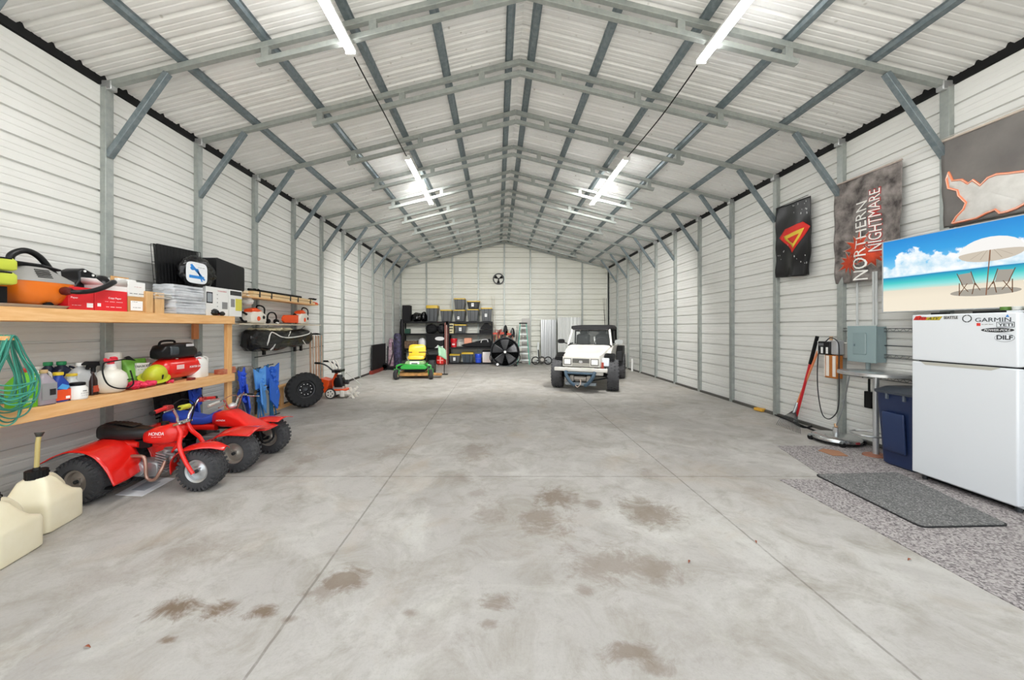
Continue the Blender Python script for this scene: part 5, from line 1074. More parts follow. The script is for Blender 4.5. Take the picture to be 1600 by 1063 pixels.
for s in (-1, 1): MB().tube([(s*.34, -.66, .50), (s*.30, -.72, .38), (s*.20, -.72, .24), (s*.12, -.68, .18)], .04, 8, 4).build('bull_bar', M('3f5566', .5), t)
MB().tube([(-.36, -.68, .46), (.36, -.68, .46)], .028).build('bull_bar', M('3f5566', .5), t)
MB().cyl((-.14, -.60, .33), (.14, -.60, .33), .055).box(-.24, -.65, .27, -.15, -.55, .40).box(.15, -.65, .27, .24, -.55, .40).build('winch', M('a39c94', .4, .5), t, bev=.006)
MB().tube([(.0, -.66, .33), (.02, -.70, .22), (-.06, -.71, .14), (-.12, -.68, .22)], .010, 8, 4).build('winch_rope', M('b8a89c', .6), t)
MB().box(-.36, -.62, .17, .36, -.45, .24).build('skid_plate', M('8d9499', .45, .5), t, bev=.01)
MB().cyl((-.60, 0, .36), (.60, 0, .36), .045).ell((.12, 0, .36), (.14, .12, .12)).build('front_axle', BLK, t)
MB().cyl((-.60, WB, .36), (.60, WB, .36), .045).ell((0, WB, .36), (.13, .12, .12)).build('rear_axle', BLK, t)
for s in (-1, 1):
    MB().cyl((s*.42, -.05, .38), (s*.36, .0, .75), .045).cyl((s*.46, .12, .38), (s*.42, .12, .80), .025).build('shock', M('b8b4aa', .4), t)
    MB().tube([(s*.20, -.55, .28), (s*.36, -.35, .40), (s*.58, -.12, .46)], .016, 8, 3).tube([(s*.15, -.5, .25), (s*.55, -.02, .30)], .016).build('link_bar', DSTEEL, t)
    MB().box(s*.36-.04, -.5, .42, s*.36+.04, 2.5, .50).build('chassis_rail', BLK, t)
    # black stub fender above front wheel
    MB().loft([(-.18, .12, .70, .80, .5, s*.60), (.10, .14, .74, .90, .5, s*.60), (.34, .10, .66, .86, .5, s*.58)], 'y', 14).build('inner_fender', BLK, t)
    MB().prism([(1.75, .56), (2.78, .56), (2.78, .98), (2.1, 1.0), (1.8, .85)], s*.60, s*.78, 'x').build('rear_flare', BLK, t, bev=.02)
MB().box(.46, -.30, .60, .62, -.02, .80).build('white_reservoir', M('dfe6ee', .3), t, bev=.02); MB().box(.44, -.32, .56, .50, -.27, .70).build('red_lens', M('a8483a', .4), t)
# windshield
zb, zt, yb_, yt_ = 1.06, 1.49, .74, .98
wbm, wtm = .575, .50
def bar(p, q, r=.022): return MB().tube([p, q], r, 8)
for s in (-1, 1): bar((s*wbm, yb_, zb), (s*wtm, yt_, zt), .026).build('windshield_post', CW, t)
bar((-wtm, yt_, zt), (wtm, yt_, zt), .024).build('windshield_header', CW, t); bar((-wbm, yb_, zb), (wbm, yb_, zb), .022).build('windshield_base', BLK, t)
MB().poly([(-wbm, yb_, zb), (wbm, yb_, zb), (wtm, yt_, zt), (-wtm, yt_, zt)]).build('windshield_glass', M('c8d0d0', .02, alpha=.03), t, solid=.005)
for x in (-.2, .25): MB().tube([(x, .70, 1.08), (x+.18, .72, 1.11)], .006).build('wiper', BLK, t)
# soft top and cage
MB().loft([(.93, .50, 1.47, 1.55, .35), (1.1, .56, 1.47, 1.60, .35), (1.9, .58, 1.46, 1.62, .35), (2.68, .55, 1.44, 1.57, .35)], 'y', 26).build('soft_top', CLOTHK, t, smooth=60)
MB().box(-.55, 2.64, 1.05, .55, 2.68, 1.50).build('rear_curtain', M('101012', .3, alpha=.6), t)
for s in (-1, 1):
    for y0_, y1_ in ((1.62, 1.55), (2.6, 2.55)): bar((s*.55, y0_, 1.0), (s*.52, y1_, 1.50), .024).build('roll_bar', BLK, t)
    bar((s*.30, 1.65, 1.0), (s*.12, 1.55, 1.48), .02).build('roll_bar', BLK, t)
    MB().loft([(1.0, .20, 1.25, 1.50, .5), (1.32, .19, 1.30, 1.52, .5), (1.36, .12, 1.34, 1.5, .5)], 'z', 16, o=(s*.27, 0, 0)).ell((s*.27, 1.45, 1.40), (.11, .06, .09)).build('seat', M('0c0c0e', .6, spec=.2), t)
    MB().box(s*.585, .95, 1.06, s*.60, 1.5, 1.10).build('door_sill', BLK, t)
    MB().tube([(s*.60, .80, 1.09), (s*.70, .74, 1.13)], .014).loft([(-.02, .10, 1.10, 1.22, .6), (.03, .06, 1.12, 1.2, .6)], 'y', 14, o=(s*.76, .74, 0)).build('side_mirror', BLK if s < 0 else M('8f9290', .2, .6), t)
bar((-.5, 1.58, 1.44), (.5, 1.58, 1.44), .022).build('roll_bar', BLK, t)
MB().torus((-.0, 0, 0), .17, .014, 'y', 24, 8).build('steering_wheel', BLK, t, loc=(.28, 1.02, 1.12), rot=(-.4, 0, 0))
MB().box(-.55, .76, .98, .55, 1.0, 1.07).build('dashboard', BLK, t, bev=.02)
bar((.10, 1.2, 1.0), (.06, 1.25, 1.28), .02).build('white_lever', WHT, t)
MB().box(.603, .35, .62, .612, .60, .80).build('side_vent', BLK, t)

# ================================================================ RIGHT SIDE
# speckled rubber floor, two pieces
def speck(h1, h2, h3, sc):
    m = bpy.data.materials.new('speckle'); m.use_nodes = True; N = m.node_tree.nodes; L = m.node_tree.links; b = N['Principled BSDF']
    tc = N.new('ShaderNodeTexCoord'); v = N.new('ShaderNodeTexVoronoi'); v.inputs['Scale'].default_value = sc; L.new(tc.outputs['Object'], v.inputs[0])
    r = N.new('ShaderNodeValToRGB'); r.color_ramp.interpolation = 'CONSTANT'; e_ = r.color_ramp.elements
    e_[0].color = hx(h1); e_[1].position = .45; e_[1].color = hx(h2); q = e_.new(.78); q.color = hx(h3)
    s_ = N.new('ShaderNodeSeparateColor'); L.new(v.outputs['Color'], s_.inputs[0]); L.new(s_.outputs[0], r.inputs[0]); L.new(r.outputs[0], b.inputs['Base Color'])
    b.inputs['Roughness'].default_value = .85; return m
SPK = speck('aaa4a2', '8b8584', '6a6465', 90); SPD = speck('6d6d6c', '565656', '8c8c8a', 110)
random.seed(5)
def edge(pts, amp=.006, n_=14):
    out = []
    for i, p in enumerate(pts):
        q = pts[(i+1) % len(pts)]
        for k in range(n_): s_ = k/n_; out.append((p[0]+(q[0]-p[0])*s_+random.uniform(-amp, amp), p[1]+(q[1]-p[1])*s_+random.uniform(-amp, amp)))
    return out
p1, p2 = onz(1226, 755, 0), onz(1600, 950, 0); p3 = onz(1213, 697, 0)
tag(MB().prism(edge([(p1.x, 3.66), (p2.x-.02, 1.0), (4.84, 1.0), (4.84, 3.66)]), 0, .005, 'z').build('speckled_flooring', SPK, smooth=0), 'grey speckled floor covering under the fridge and black mat', 'floor covering', 'speckled floor coverings')
tag(MB().prism(edge([(3.33, 3.665), (4.84, 3.665), (4.84, 4.70), (p3.x, 4.70)]), 0, .005, 'z').build('speckled_flooring', SPK, smooth=0), 'grey speckled floor covering beneath the round steel disc cleaner', 'floor covering', 'speckled floor coverings')
q = [onz(1272, 743, 0), onz(1402, 740, 0), onz(1580, 824, 0), onz(1440, 827, 0)]
mt = T('door_mat', 'dark charcoal rectangular mat in front of the fridge', 'mat', (0, 0, .0055))
c_ = sum(q, Vector())/4
poly = []
for i in range(4):
    a_, b_, d_ = q[i-1], q[i], q[(i+1) % 4]; e1 = (a_-b_).normalized()*.06; e2 = (d_-b_).normalized()*.06
    for k in range(5): s_ = k/4; poly.append(tuple(((b_+e1)*(1-s_)**2+b_*2*s_*(1-s_)+(b_+e2)*s_*s_)[:2]))
MB().prism(poly, 0, .008, 'z').build('mat_base', M('1f1f20', .8), mt, smooth=0)
MB().prism([(c_.x+(x-c_.x)*.975, c_.y+(y-c_.y)*.98) for x, y in poly], .008, .012, 'z').build('mat_top', SPD, mt, smooth=0)
# leaves on the floor
for i, (px, py, r_) in enumerate(((1421, 876, .3), (1181, 848, 1.2), (1077, 879, .8), (136, 1013, 0))):
    p = onz(px, py, 0); tag(MB().grid(lambda u, v: Vector(((u-.5)*.034, (v-.5)*.012*math.sin(PI*max(.05, min(u, .95))), .003+.010*math.sin(u*PI))), 8, 3).build('dry_leaf', M('8f4c30', .7), loc=p, rot=(0, 0, r_), solid=.001), 'small dry rust leaf on the concrete, %s' % ('nearest the speckled flooring', 'right on the right-hand floor joint', 'among the brown stains right of centre', 'at the lower left of the floor')[i], 'leaf', 'dry leaves')
# fridge
FR = M('e4e8ec', .25, coat=.3, bump=.02, bs=120)
t = T('refrigerator', 'white top-freezer refrigerator covered with stickers', 'refrigerator', (4.24, 3.34, .012))
hw = .38; zt_ = 1.648; zs_ = 1.187
MB().box(.065, -hw, .03, .60, hw, zt_-.012).build('cabinet', FR, t, bev=.008)
MB().box(0, -hw, .055, .06, hw, zs_-.006).build('fridge_door', FR, t, bev=.012, seg=3)
MB().box(0, -hw, zs_+.006, .06, hw, zt_).build('freezer_door', FR, t, bev=.012, seg=3)
MB().prism([(-.28, zs_-.0063), (.30, zs_-.0063), (.26, zs_-.035), (-.22, zs_-.035)], -.0025, .002, 'x').build('handle_recess', M('b9b7ac', .6), t)
MB().box(.062, -hw+.01, zs_-.02, .066, hw-.01, zs_+.02).build('door_gap', BLK, t)
MB().box(.10, -hw+.03, .005, .55, hw-.03, .03).build('kick_base', BLK, t); MB().cyl((.08, hw-.05, -.012), (.08, hw-.05, .03), .02).cyl((.08, -hw+.05, -.012), (.08, -hw+.05, .03), .02).build('foot', DSTEEL, t)
MB().box(.03, -hw+.01, zt_, .10, -hw+.09, zt_+.015).build('hinge_cover', FR, t, bev=.004)
FU, FV = (0, -1, 0), (0, 0, 1)
def fy(px): return onx(px, 0, 4.24).y-3.34
def fz(px, py): return onx(px, py, 4.24).z-.012
def decal_text(s_, x0, x1, y0, y1, mat, nm='sticker_lettering', **k):
    a, b = fy(x0), fy(x1); m_ = (x0+x1)/2; ya_, yb_2 = fz(m_, y0), fz(m_, y1); text(s_, nm, mat, t, (-.001, (a+b)/2, (ya_+yb_2)/2), FU, FV, abs(a-b), abs(ya_-yb_2), ext=.0012, **k)
def dprism(pts, mat, nm, x=-.0012, th=.0012):
    MB().prism([(fy(a), fz(a, b)) for a, b in pts], x, x+th, 'x').build(nm, mat, t, smooth=0)
RDS = M('d9352c', .4); YGS = M('b9a52c', .4)
dprism([(1427, 500.5), (1431, 494.5), (1438, 493.5), (1441, 496), (1449, 496), (1446, 500.5)], RDS, 'red_sticker'); dprism([(1446, 500.5), (1449, 496), (1473, 494.5), (1468, 500.5)], YGS, 'yellow_sticker')
decal_text('SUPER', 1430, 1447, 495.5, 499.8, M('7c1c18', .4), shear=.3); decal_text('ATV', 1450, 1468, 495.5, 499.8, KTX, shear=.4)
dprism([(1474, 493.5), (1497, 493.5), (1497, 499), (1474, 499)], M('c9c9c9', .4), 'grey_sticker'); decal_text('SEATTLE', 1475, 1496.5, 494.2, 498.4, KTX, bold=.02)
# laurel ring
mb = MB(); yc, zc_ = fy(1511), fz(1511, 498)
for s in (-1, 1):
    for i in range(6):
        a = math.radians(-70+28*i); mb.ell((-.001, yc+s*.030*math.cos(a), zc_+.030*math.sin(a)), (.001, .010, .005), (s*a*0+s*(a+PI/2), 0, 0), 8, 6)
mb.build('laurel_sticker', M('5c6062', .4), t)
decal_text('GARMIN', 1524, 1580, 496.5, 503, M('3b4348', .4)); dprism([(1571, 495.5), (1577.5, 495.5), (1574.3, 491.5)], M('2b7fd0', .4), 'blue_triangle')
dprism([(1526, 505), (1532, 505), (1532, 509.5), (1526, 509.5)], RDS, 'small_red_sticker'); decal_text('-- --- ----', 1534, 1552, 505.5, 508.5, M('a8aaac', .4))
dprism([(1557, 503.6), (1585.5, 503.2), (1585.5, 511.6), (1557, 511.6)], M('3a4248', .4), 'sticker_border'); dprism([(1558, 504.4), (1584.5, 504), (1584.5, 510.8), (1558, 510.8)], M('e6eaee', .4), 'white_sticker', -.002); 
a, b = fy(1560), fy(1583); text('YETI', 'sticker_lettering', M('30363a', .4), t, (-.0022, (a+b)/2, (fz(1571, 505.3)+fz(1571, 510))/2), FU, FV, abs(a-b), abs(fz(1571, 505.3)-fz(1571, 510)), ext=.001, bold=.02)
el = [(1559+26*math.cos(2*PI*i/28), 516+3.6*math.sin(2*PI*i/28)) for i in range(28)]; dprism(el, M('2b2e30', .4), 'black_oval_sticker')
a, b = fy(1538), fy(1580); text('POWER-POLE', 'sticker_lettering', M('d8dadc', .4), t, (-.0022, (a+b)/2, fz(1559, 516)), FU, FV, abs(a-b), .018, ext=.001, bold=.02, shear=.2)
el = [(1570+16*math.cos(2*PI*i/28), 528+6.5*math.sin(2*PI*i/28)) for i in range(28)]; dprism(el, M('8a8e92', .4), 'oval_border'); el = [(1570+15.2*math.cos(2*PI*i/28), 528+5.9*math.sin(2*PI*i/28)) for i in range(28)]; dprism(el, M('e6eaee', .4), 'white_oval_sticker', -.002)
a, b = fy(1557.5), fy(1583); text('DILF', 'sticker_lettering', M('30363a', .4), t, (-.0022, (a+b)/2, fz(1570, 527.5)), FU, FV, abs(a-b), abs(fz(1570, 524)-fz(1570, 531)), ext=.001, bold=.03)
MB().tube([(.30, hw+.004, 1.28), (.30, hw+.03, 1.33), (.30, hw+.035, 1.40), (.30, hw+.004, 1.44)], .006).build('cord_loop', BLK, t)
# things on the fridge
zf_ = zt_+.012
t = T('tray_stack', 'black tray with green and white cans on top of the fridge', 'tray', (4.45, 3.20, zf_)); MB().box(-.14, -.30, 0, .14, .10, .02).build('tray', BLK, t, bev=.004)
for i, c in enumerate(('5f8a3a', 'e6e8e2', '6d7a60')): MB().cyl((-.06, -.06-.075*i, .02), (-.06, -.06-.075*i, .052), .03).build('can', M(c, .4), t)
tag(MB().box(-.02, -.08, 0, .02, .05, .02).build('black_remote', BLK, loc=(4.37, 3.60, zf_), bev=.004), 'small black remote at the left on top of the fridge', 'remote')
# television
Y1, X1, Y2, X2 = 4.20, 4.45, 2.77, 4.626
tw = math.hypot(Y1-Y2, X1-X2); ang = math.atan2(X2-X1, Y1-Y2)
t = T('television', 'wide flat television showing a beach with umbrella above the fridge', 'television', (X1, Y1, 1.705), -PI/2+ang)   # local x runs towards the camera end, -y faces the room
th = .815
MB().box(0, .004, 0, tw, .05, th).build('television_body', BLKP, t, bev=.004)
fbm = MB(); b_ = .010
fbm.box(0, -.006, 0, tw, .004, b_).box(0, -.006, th-b_, tw, .004, th).box(0, -.006, b_, b_, .004, th-b_).box(tw-b_, -.006, b_, tw, .004, th-b_)
fbm.build('bezel', M('b9bcbe', .4, .3), t)
def screenmat():
    m = bpy.data.materials.new('screen'); m.use_nodes = True; N = m.node_tree.nodes; L = m.node_tree.links; b = N['Principled BSDF']
    tc = N.new('ShaderNodeTexCoord'); sp = N.new('ShaderNodeSeparateXYZ'); L.new(tc.outputs['Object'], sp.inputs[0])
    def mr(v, a, b2, c=0, d=1):
        n = N.new('ShaderNodeMapRange'); L.new(v, n.inputs[0])
        for i, q_ in enumerate((a, b2, c, d)): n.inputs[i+1].default_value = q_
        return n.outputs[0]
    def mth(op, a, b2):
        n = N.new('ShaderNodeMath'); n.operation = op
        for i, v in enumerate((a, b2)):
            if isinstance(v, (int, float)): n.inputs[i].default_value = v
            else: L.new(v, n.inputs[i])
        return n.outputs[0]
    v = mr(sp.outputs[2], 0, th)
    wn = N.new('ShaderNodeTexNoise'); wn.inputs['Scale'].default_value = 3; L.new(tc.outputs['Object'], wn.inputs[0])
    vv = mth('ADD', v, mth('MULTIPLY', mth('SUBTRACT', wn.outputs[0], .5), .02))
    r = N.new('ShaderNodeValToRGB'); L.new(vv, r.inputs[0]); e_ = r.color_ramp.elements
    stops = [(0, 'f0e6d2'), (.20, 'efe4cf'), (.295, 'e6dcc8'), (.31, 'bfe0d4'), (.345, '8fe0dc'), (.40, '46c9c8'), (.455, '1fa3c0'), (.478, '2080b8'), (.482, 'bfe6f4'), (.56, '7ecdf0'), (.78, '2fa0e2'), (1, '1287d6')]
    e_[0].position = 0; e_[0].color = hx(stops[0][1]); e_[1].position = 1; e_[1].color = hx(stops[-1][1])
    for p_, h in stops[1:-1]: q_ = e_.new(p_); q_.color = hx(h)
    # cumulus banks
    cn = N.new('ShaderNodeTexNoise'); cn.inputs['Scale'].default_value = 9; cn.inputs['Detail'].default_value = 7; cn.inputs['Roughness'].default_value = .55; L.new(tc.outputs['Object'], cn.inputs[0])
    cf = None
    for u0, w_, top in ((.20, .15, .86), (.04, .12, .66), (.33, .16, .74), (.53, .13, .80), (.66, .12, .76), (.90, .30, .62), (.44, .08, .62)):
        dx = mth('DIVIDE', mth('SUBTRACT', sp.outputs[0], u0*tw), w_*tw); dz = mth('DIVIDE', mth('SUBTRACT', v, .48), top-.48)
        d = mth('ADD', mth('MULTIPLY', dx, dx), mth('MULTIPLY', dz, dz)); cc = mth('SUBTRACT', 1, d); cf = cc if cf is None else mth('MAXIMUM', cf, cc)
    cl = mr(mth('ADD', cf, mth('MULTIPLY', mth('SUBTRACT', cn.outputs[0], .5), 2.6)), .12, .3); cl = mth('MULTIPLY', cl, mr(v, .482, .50)); 
    mx = N.new('ShaderNodeMix'); mx.data_type = 'RGBA'; L.new(cl, mx.inputs[0]); L.new(r.outputs[0], mx.inputs[6])
    c2 = N.new('ShaderNodeMix'); c2.data_type = 'RGBA'; L.new(mr(cn.outputs[0], .35, .62), c2.inputs[0]); c2.inputs[6].default_value = hx('b9dcee'); c2.inputs[7].default_value = hx('fbfdfe'); L.new(c2.outputs[2], mx.inputs[7])
    b.inputs['Base Color'].default_value = (0, 0, 0, 1); b.inputs['Roughness'].default_value = .4
    L.new(mx.outputs[2], b.inputs['Emission Color']); b.inputs['Emission Strength'].default_value = 1.0; return m
sc_ = MB().box(b_, -.001, b_, tw-b_, .004, th-b_).build('screen', screenmat(), t, smooth=0)
def E(h): return M(h, .5, emit=1.0, spec=0)
def sp_(pts, h, nm, y=-.002): MB().prism([(u*tw, (1-v)*th) for u, v in pts], y, y+.0008, 'y').build(nm, M('%s' % h, .6, emit=.9, spec=0) if 0 else EM(h), sc_, smooth=0)
def EM(h):
    k = 'E'+h
    if k in MATS: return MATS[k]
    m = bpy.data.materials.new('screen_'+h); m.use_nodes = True; b = m.node_tree.nodes['Principled BSDF']; b.inputs['Base Color'].default_value = (0, 0, 0, 1); b.inputs['Specular IOR Level'].default_value = 0
    b.inputs['Emission Color'].default_value = hx(h); b.inputs['Emission Strength'].default_value = 1; MATS[k] = m; return m
def arc(cx, cy, rx, ry, a0, a1, n_=12): return [(cx+rx*math.cos(math.radians(a0+(a1-a0)*i/n_)), cy-ry*math.sin(math.radians(a0+(a1-a0)*i/n_))) for i in range(n_+1)]
sp_(arc(.56, .80, .16, .045, 0, 360, 24), 'a9a398', 'picture_shade')
sp_(arc(.59, .355, .145, .175, 0, 180), 'f6f4f0', 'picture_umbrella', -.003)
sp_(arc(.59, .36, .148, .10, 180, 360)+arc(.59, .36, .146, .03, 0, 180), 'cfc4b4', 'picture_umbrella_underside', -.004)
for a in (-.09, -.045, .0, .05, .095): sp_([(.59+a*.3, .33), (.592+a*.3, .33), (.592+a, .45-abs(a)*.4), (.589+a, .45-abs(a)*.4)], 'a89c8c', 'picture_rib', -.0048)
sp_([(.588, .33), (.593, .33), (.575, .84), (.570, .84)], '8a6048', 'picture_pole', -.0056)
for u0, w_, f_ in ((.435, .085, 1), (.605, .09, -1)):
    a, b = (u0, u0+w_) if f_ > 0 else (u0+w_, u0)
    sp_([(a+.008*f_, .575), (b-.018*f_, .565), (b-.005*f_, .70), (a+.022*f_, .705)], 'a8a298', 'picture_chair', -.003)
    for (p0, p1) in (((a, .56), (a+.03*f_, .72)), ((b-.018*f_, .55), (b+.005*f_, .72)), ((a+.012*f_, .68), (a+.012*f_, .83)), ((a+.05*f_, .69), (a+.01*f_, .82)), ((b+.002*f_, .69), (b+.025*f_, .78)), ((b, .69), (b-.012*f_, .82)), ((a+.02*f_, .705), (b+.03*f_, .69)), ((a+.03*f_, .72), (a+.055*f_, .79))):
        d = .0022; sp_([(p0[0]-d, p0[1]), (p0[0]+d, p0[1]), (p1[0]+d, p1[1]), (p1[0]-d, p1[1])], '6f5340', 'picture_chair_leg', -.0038)
MB().box(.55, .05, .25, .85, .09, .55).box(.66, .09, .35, .74, .30, .43).build('wall_bracket', BLK, t)

# ---------------- flags on right wall
def flag(name, lb, Y_left, Y_right, zt0, zt1, zb0, zb1, mat, parts, X=4.80, amp=.012, rod=True, seed=0, sag=.03, wav=5):
    """flag lying on the wall; u runs from the far side (left in photo) to the near side"""
    t = T(name, lb, 'flag', (X, (Y_left+Y_right)/2, zt0)); yc_ = (Y_left+Y_right)/2
    def P_(u, v, off=0):
        top = zt0+(zt1-zt0)*u; bot = zb0+(zb1-zb0)*u; z = top+(bot-top)*v
        y = Y_left+(Y_right-Y_left)*u
        x = -amp*math.sin(u*wav*2+v*2+seed)*(.3+v)-amp*.7*math.sin(u*13+v*5+seed*2)*v+.4*amp*math.sin(v*19+u*7)*(.2+v)
        return Vector((x-off, y-yc_, z-zt0-sag*math.sin(u*PI)*(.3+.7*v)*(1 if rod is None else .3)))
    MB().grid(lambda u, v: P_(u, v), 40, 40).build('flag_cloth', mat, t, solid=.003, smooth=80)
    for nm, m_, poly in parts(P_):
        poly
    return t, P_
def onflag(P_, t, nm, mat, poly, off=.004, res=22):
    """a cut-out polygon (u, v) laid on the cloth: triangulated finely so it follows the folds"""
    b = bmesh.new(); vs_ = [b.verts.new((u, v, 0)) for u, v in poly]
    f = b.faces.new(vs_); f.normal_update(); bmesh.ops.triangulate(b, faces=[f], ngon_method='EAR_CLIP')
    for _ in range(3): bmesh.ops.subdivide_edges(b, edges=[e_ for e_ in b.edges if e_.calc_length() > .05], cuts=1); b.normal_update(); bmesh.ops.triangulate(b, faces=b.faces[:])
    for v in b.verts: v.co = P_(v.co.x, v.co.y, off)
    me = bpy.data.meshes.new(nm); b.to_mesh(me); b.free(); me.materials.append(mat); me.polygons.foreach_set('use_smooth', [True]*len(me.polygons))
    o = bpy.data.objects.new(nm, me); C.objects.link(o); o.parent = t; q_ = o.modifiers.new('s', 'SOLIDIFY'); q_.thickness = .001; q_.offset = 0; return o
def flagtext(P_, t, st, nm, mat, u0, v0, u1, v1, off=.006, rot=True, bold=0):
    """text running upwards (rotated 90 degrees) inside the given box of the flag"""
    cu = bpy.data.curves.new('t', 'FONT'); cu.body = st; cu.offset = bold; cu.resolution_u = 3; o = bpy.data.objects.new('t', cu); C.objects.link(o)
    me = bpy.data.meshes.new_from_object(o); bpy.data.objects.remove(o)
    X_ = [q_.co.x for q_ in me.vertices]; Y_ = [q_.co.y for q_ in me.vertices]; x0, x1, y0, y1 = min(X_), max(X_), min(Y_), max(Y_)
    b = bmesh.new(); b.from_mesh(me); bmesh.ops.triangulate(b, faces=b.faces[:])
    for _ in range(2): bmesh.ops.subdivide_edges(b, edges=[e_ for e_ in b.edges if e_.calc_length() > .25], cuts=1); bmesh.ops.triangulate(b, faces=b.faces[:])
    for v in b.verts:
        s_, r_ = (v.co.x-x0)/(x1-x0), (v.co.y-y0)/(y1-y0)
        v.co = P_(u1-(u1-u0)*r_, v1-(v1-v0)*s_, off) if rot else P_(u0+(u1-u0)*s_, v1-(v1-v0)*r_, off)
        # rotated: text baseline is on the right side of the box, reading upwards
    b.to_mesh(me); b.free(); me.name = nm; me.materials.clear(); me.materials.append(mat); o = bpy.data.objects.new(nm, me); C.objects.link(o); o.parent = t
FX = 4.80
def fl(px, py): return onx(px, py, FX)
# black flag with red and yellow shield (generic)
A_, B_, C_, D_ = fl(1213, 326), fl(1266, 306), fl(1213, 434), fl(1263, 430)
t, P_ = flag('wall_flag', 'black flag with a red and yellow shield, farthest of the three flags', A_.y, B_.y, A_.z, B_.z, C_.z, D_.z, M('131315', .35, bump=.3, bs=6), lambda p: [], amp=.022, seed=1)
onflag(P_, t, 'red_shield', M('d62218', .5), [(.10, .44), (.26, .33), (.82, .30), (.97, .38), (.55, .68)], .005)
onflag(P_, t, 'yellow_chevron', M('e0c23a', .5), [(.24, .43), (.84, .38), (.72, .50), (.55, .62), (.44, .555), (.30, .49)], .0075)
onflag(P_, t, 'red_chevron', M('d62218', .5), [(.36, .47), (.72, .44), (.64, .50), (.54, .555), (.44, .52)], .0095)
rnd = random.Random(4)
for i in range(26):
    u, v = (rnd.uniform(.45, .95), rnd.uniform(.03, .24)) if i < 14 else (rnd.uniform(.05, .35), rnd.uniform(.5, .8)) if i < 20 else (rnd.uniform(.6, .95), rnd.uniform(.7, .85)); s_ = rnd.uniform(.006, .018)
    onflag(P_, t, 'white_fleck', M('c8c8c8', .5), [(u-s_, v), (u, v-s_*1.2), (u+s_, v), (u, v+s_)], .006)
MB().cyl((0, -.3, 0), (0, .35, 0), .005).build('hem_cord', BLK, t)
# northern nightmare
A_, B_, C_, D_ = fl(1304, 291), fl(1409, 249), fl(1305, 444), fl(1407, 432)
t, P_ = flag('wall_flag', 'mottled grey flag reading NORTHERN NIGHTMARE over an orange splash', A_.y, B_.y, A_.z, B_.z, C_.z, D_.z, M('938b86', .6, var='3a3432', vs_=7, bump=.2, bs=5), lambda p: [], amp=.024, seed=2)
rnd = random.Random(11)
def star(cx, cy, r0, n_, sd, sq):
    rr = random.Random(sd); return [(min(max(cx+r*math.cos(a), .02), .98), min(cy+r*sq*math.sin(a), .97)) for a, r in ((2*PI*i/n_, (r0*rr.uniform(.75, 1.15) if i % 2 else r0*rr.uniform(.35, .55))) for i in range(n_))]
for cx, cy, r0, sd in ((.40, .68, .27, 3), (.24, .80, .20, 5), (.60, .76, .22, 8)):
    onflag(P_, t, 'tan_outline', M('a8958a', .6), star(cx, cy, r0*1.13, 22, sd, .62), .0035); onflag(P_, t, 'orange_splash', M('dd4a22', .6, var='a83418', vs_=9), star(cx, cy, r0, 22, sd, .6), .005)
flagtext(P_, t, 'NORTHERN', 'white_lettering', M('f1efe9', .5), .36, .25, .55, .985, .008)
flagtext(P_, t, 'NIGHTMARE', 'red_lettering', M('a82c28', .5), .565, .165, .735, .745, .0065, bold=.035)
flagtext(P_, t, 'NIGHTMARE', 'white_lettering', M('f1efe9', .5), .575, .175, .725, .735, .009)
MB().tube([P_(0, 0, 0), P_(.5, 0, .0), P_(1, 0, 0)], .012).build('hem', M('b9aaa0', .6), t)
# third flag: grey with white running animal outlined in orange
A_ = fl(1471, 222); Yr_ = 2.45; zt = A_.z
t, P_ = flag('wall_flag', 'dark grey flag with a white furry animal body outlined in orange', A_.y, Yr_, zt, zt-.03, zt-.93, zt-.96, M('77736f', .55, var='66625f', vs_=3), lambda p: [], amp=.014, seed=3)
def ua(px, py):
    p = fl(px, py); return ((A_.y-p.y)/(A_.y-Yr_), (zt-p.z)/.93)
AN = [(1482, 269), (1488, 282), (1502, 280), (1512, 286), (1520, 280), (1532, 288), (1545, 276), (1560, 270), (1580, 268), (1600, 265), (1640, 258), (1640, 330), (1606, 312), (1590, 322), (1575, 336), (1566, 338), (1560, 325), (1545, 331), (1530, 350), (1510, 362), (1488, 370), (1486, 350), (1494, 338), (1506, 326), (1509, 316), (1496, 305), (1495, 297), (1482, 294), (1479, 280)]
pts = [ua(*p) for p in AN]; pts = [(min(u, .98), min(max(v, .02), .97)) for u, v in pts]
cu_, cv_ = sum(p[0] for p in pts)/len(pts), sum(p[1] for p in pts)/len(pts)
onflag(P_, t, 'animal_figure', M('d9d7d2', .6, var='c6c4be', vs_=7), pts, .007)
MB().tube([P_(u, v, .007) for u, v in pts], .011, 6, loop=True).build('orange_outline', M('f08a62', .6), t); MB().tube([P_(u, v, .012) for u, v in pts], .006, 6, loop=True).build('pale_outline', M('fbd9c4', .6), t)
MB().tube([P_(0, 0, 0), P_(.5, 0, 0), P_(1, 0, 0)], .014).build('hem', M('c9bcae', .6), t)
tag(MB().tube([(4.82, 5.2, 3.53), (4.815, 4.1, 3.57), (4.815, 2.2, 3.56)], .004, 6).build('flag_cord', M('cfcac0', .6)), 'thin white cord strung along the right wall above the flags', 'cord')

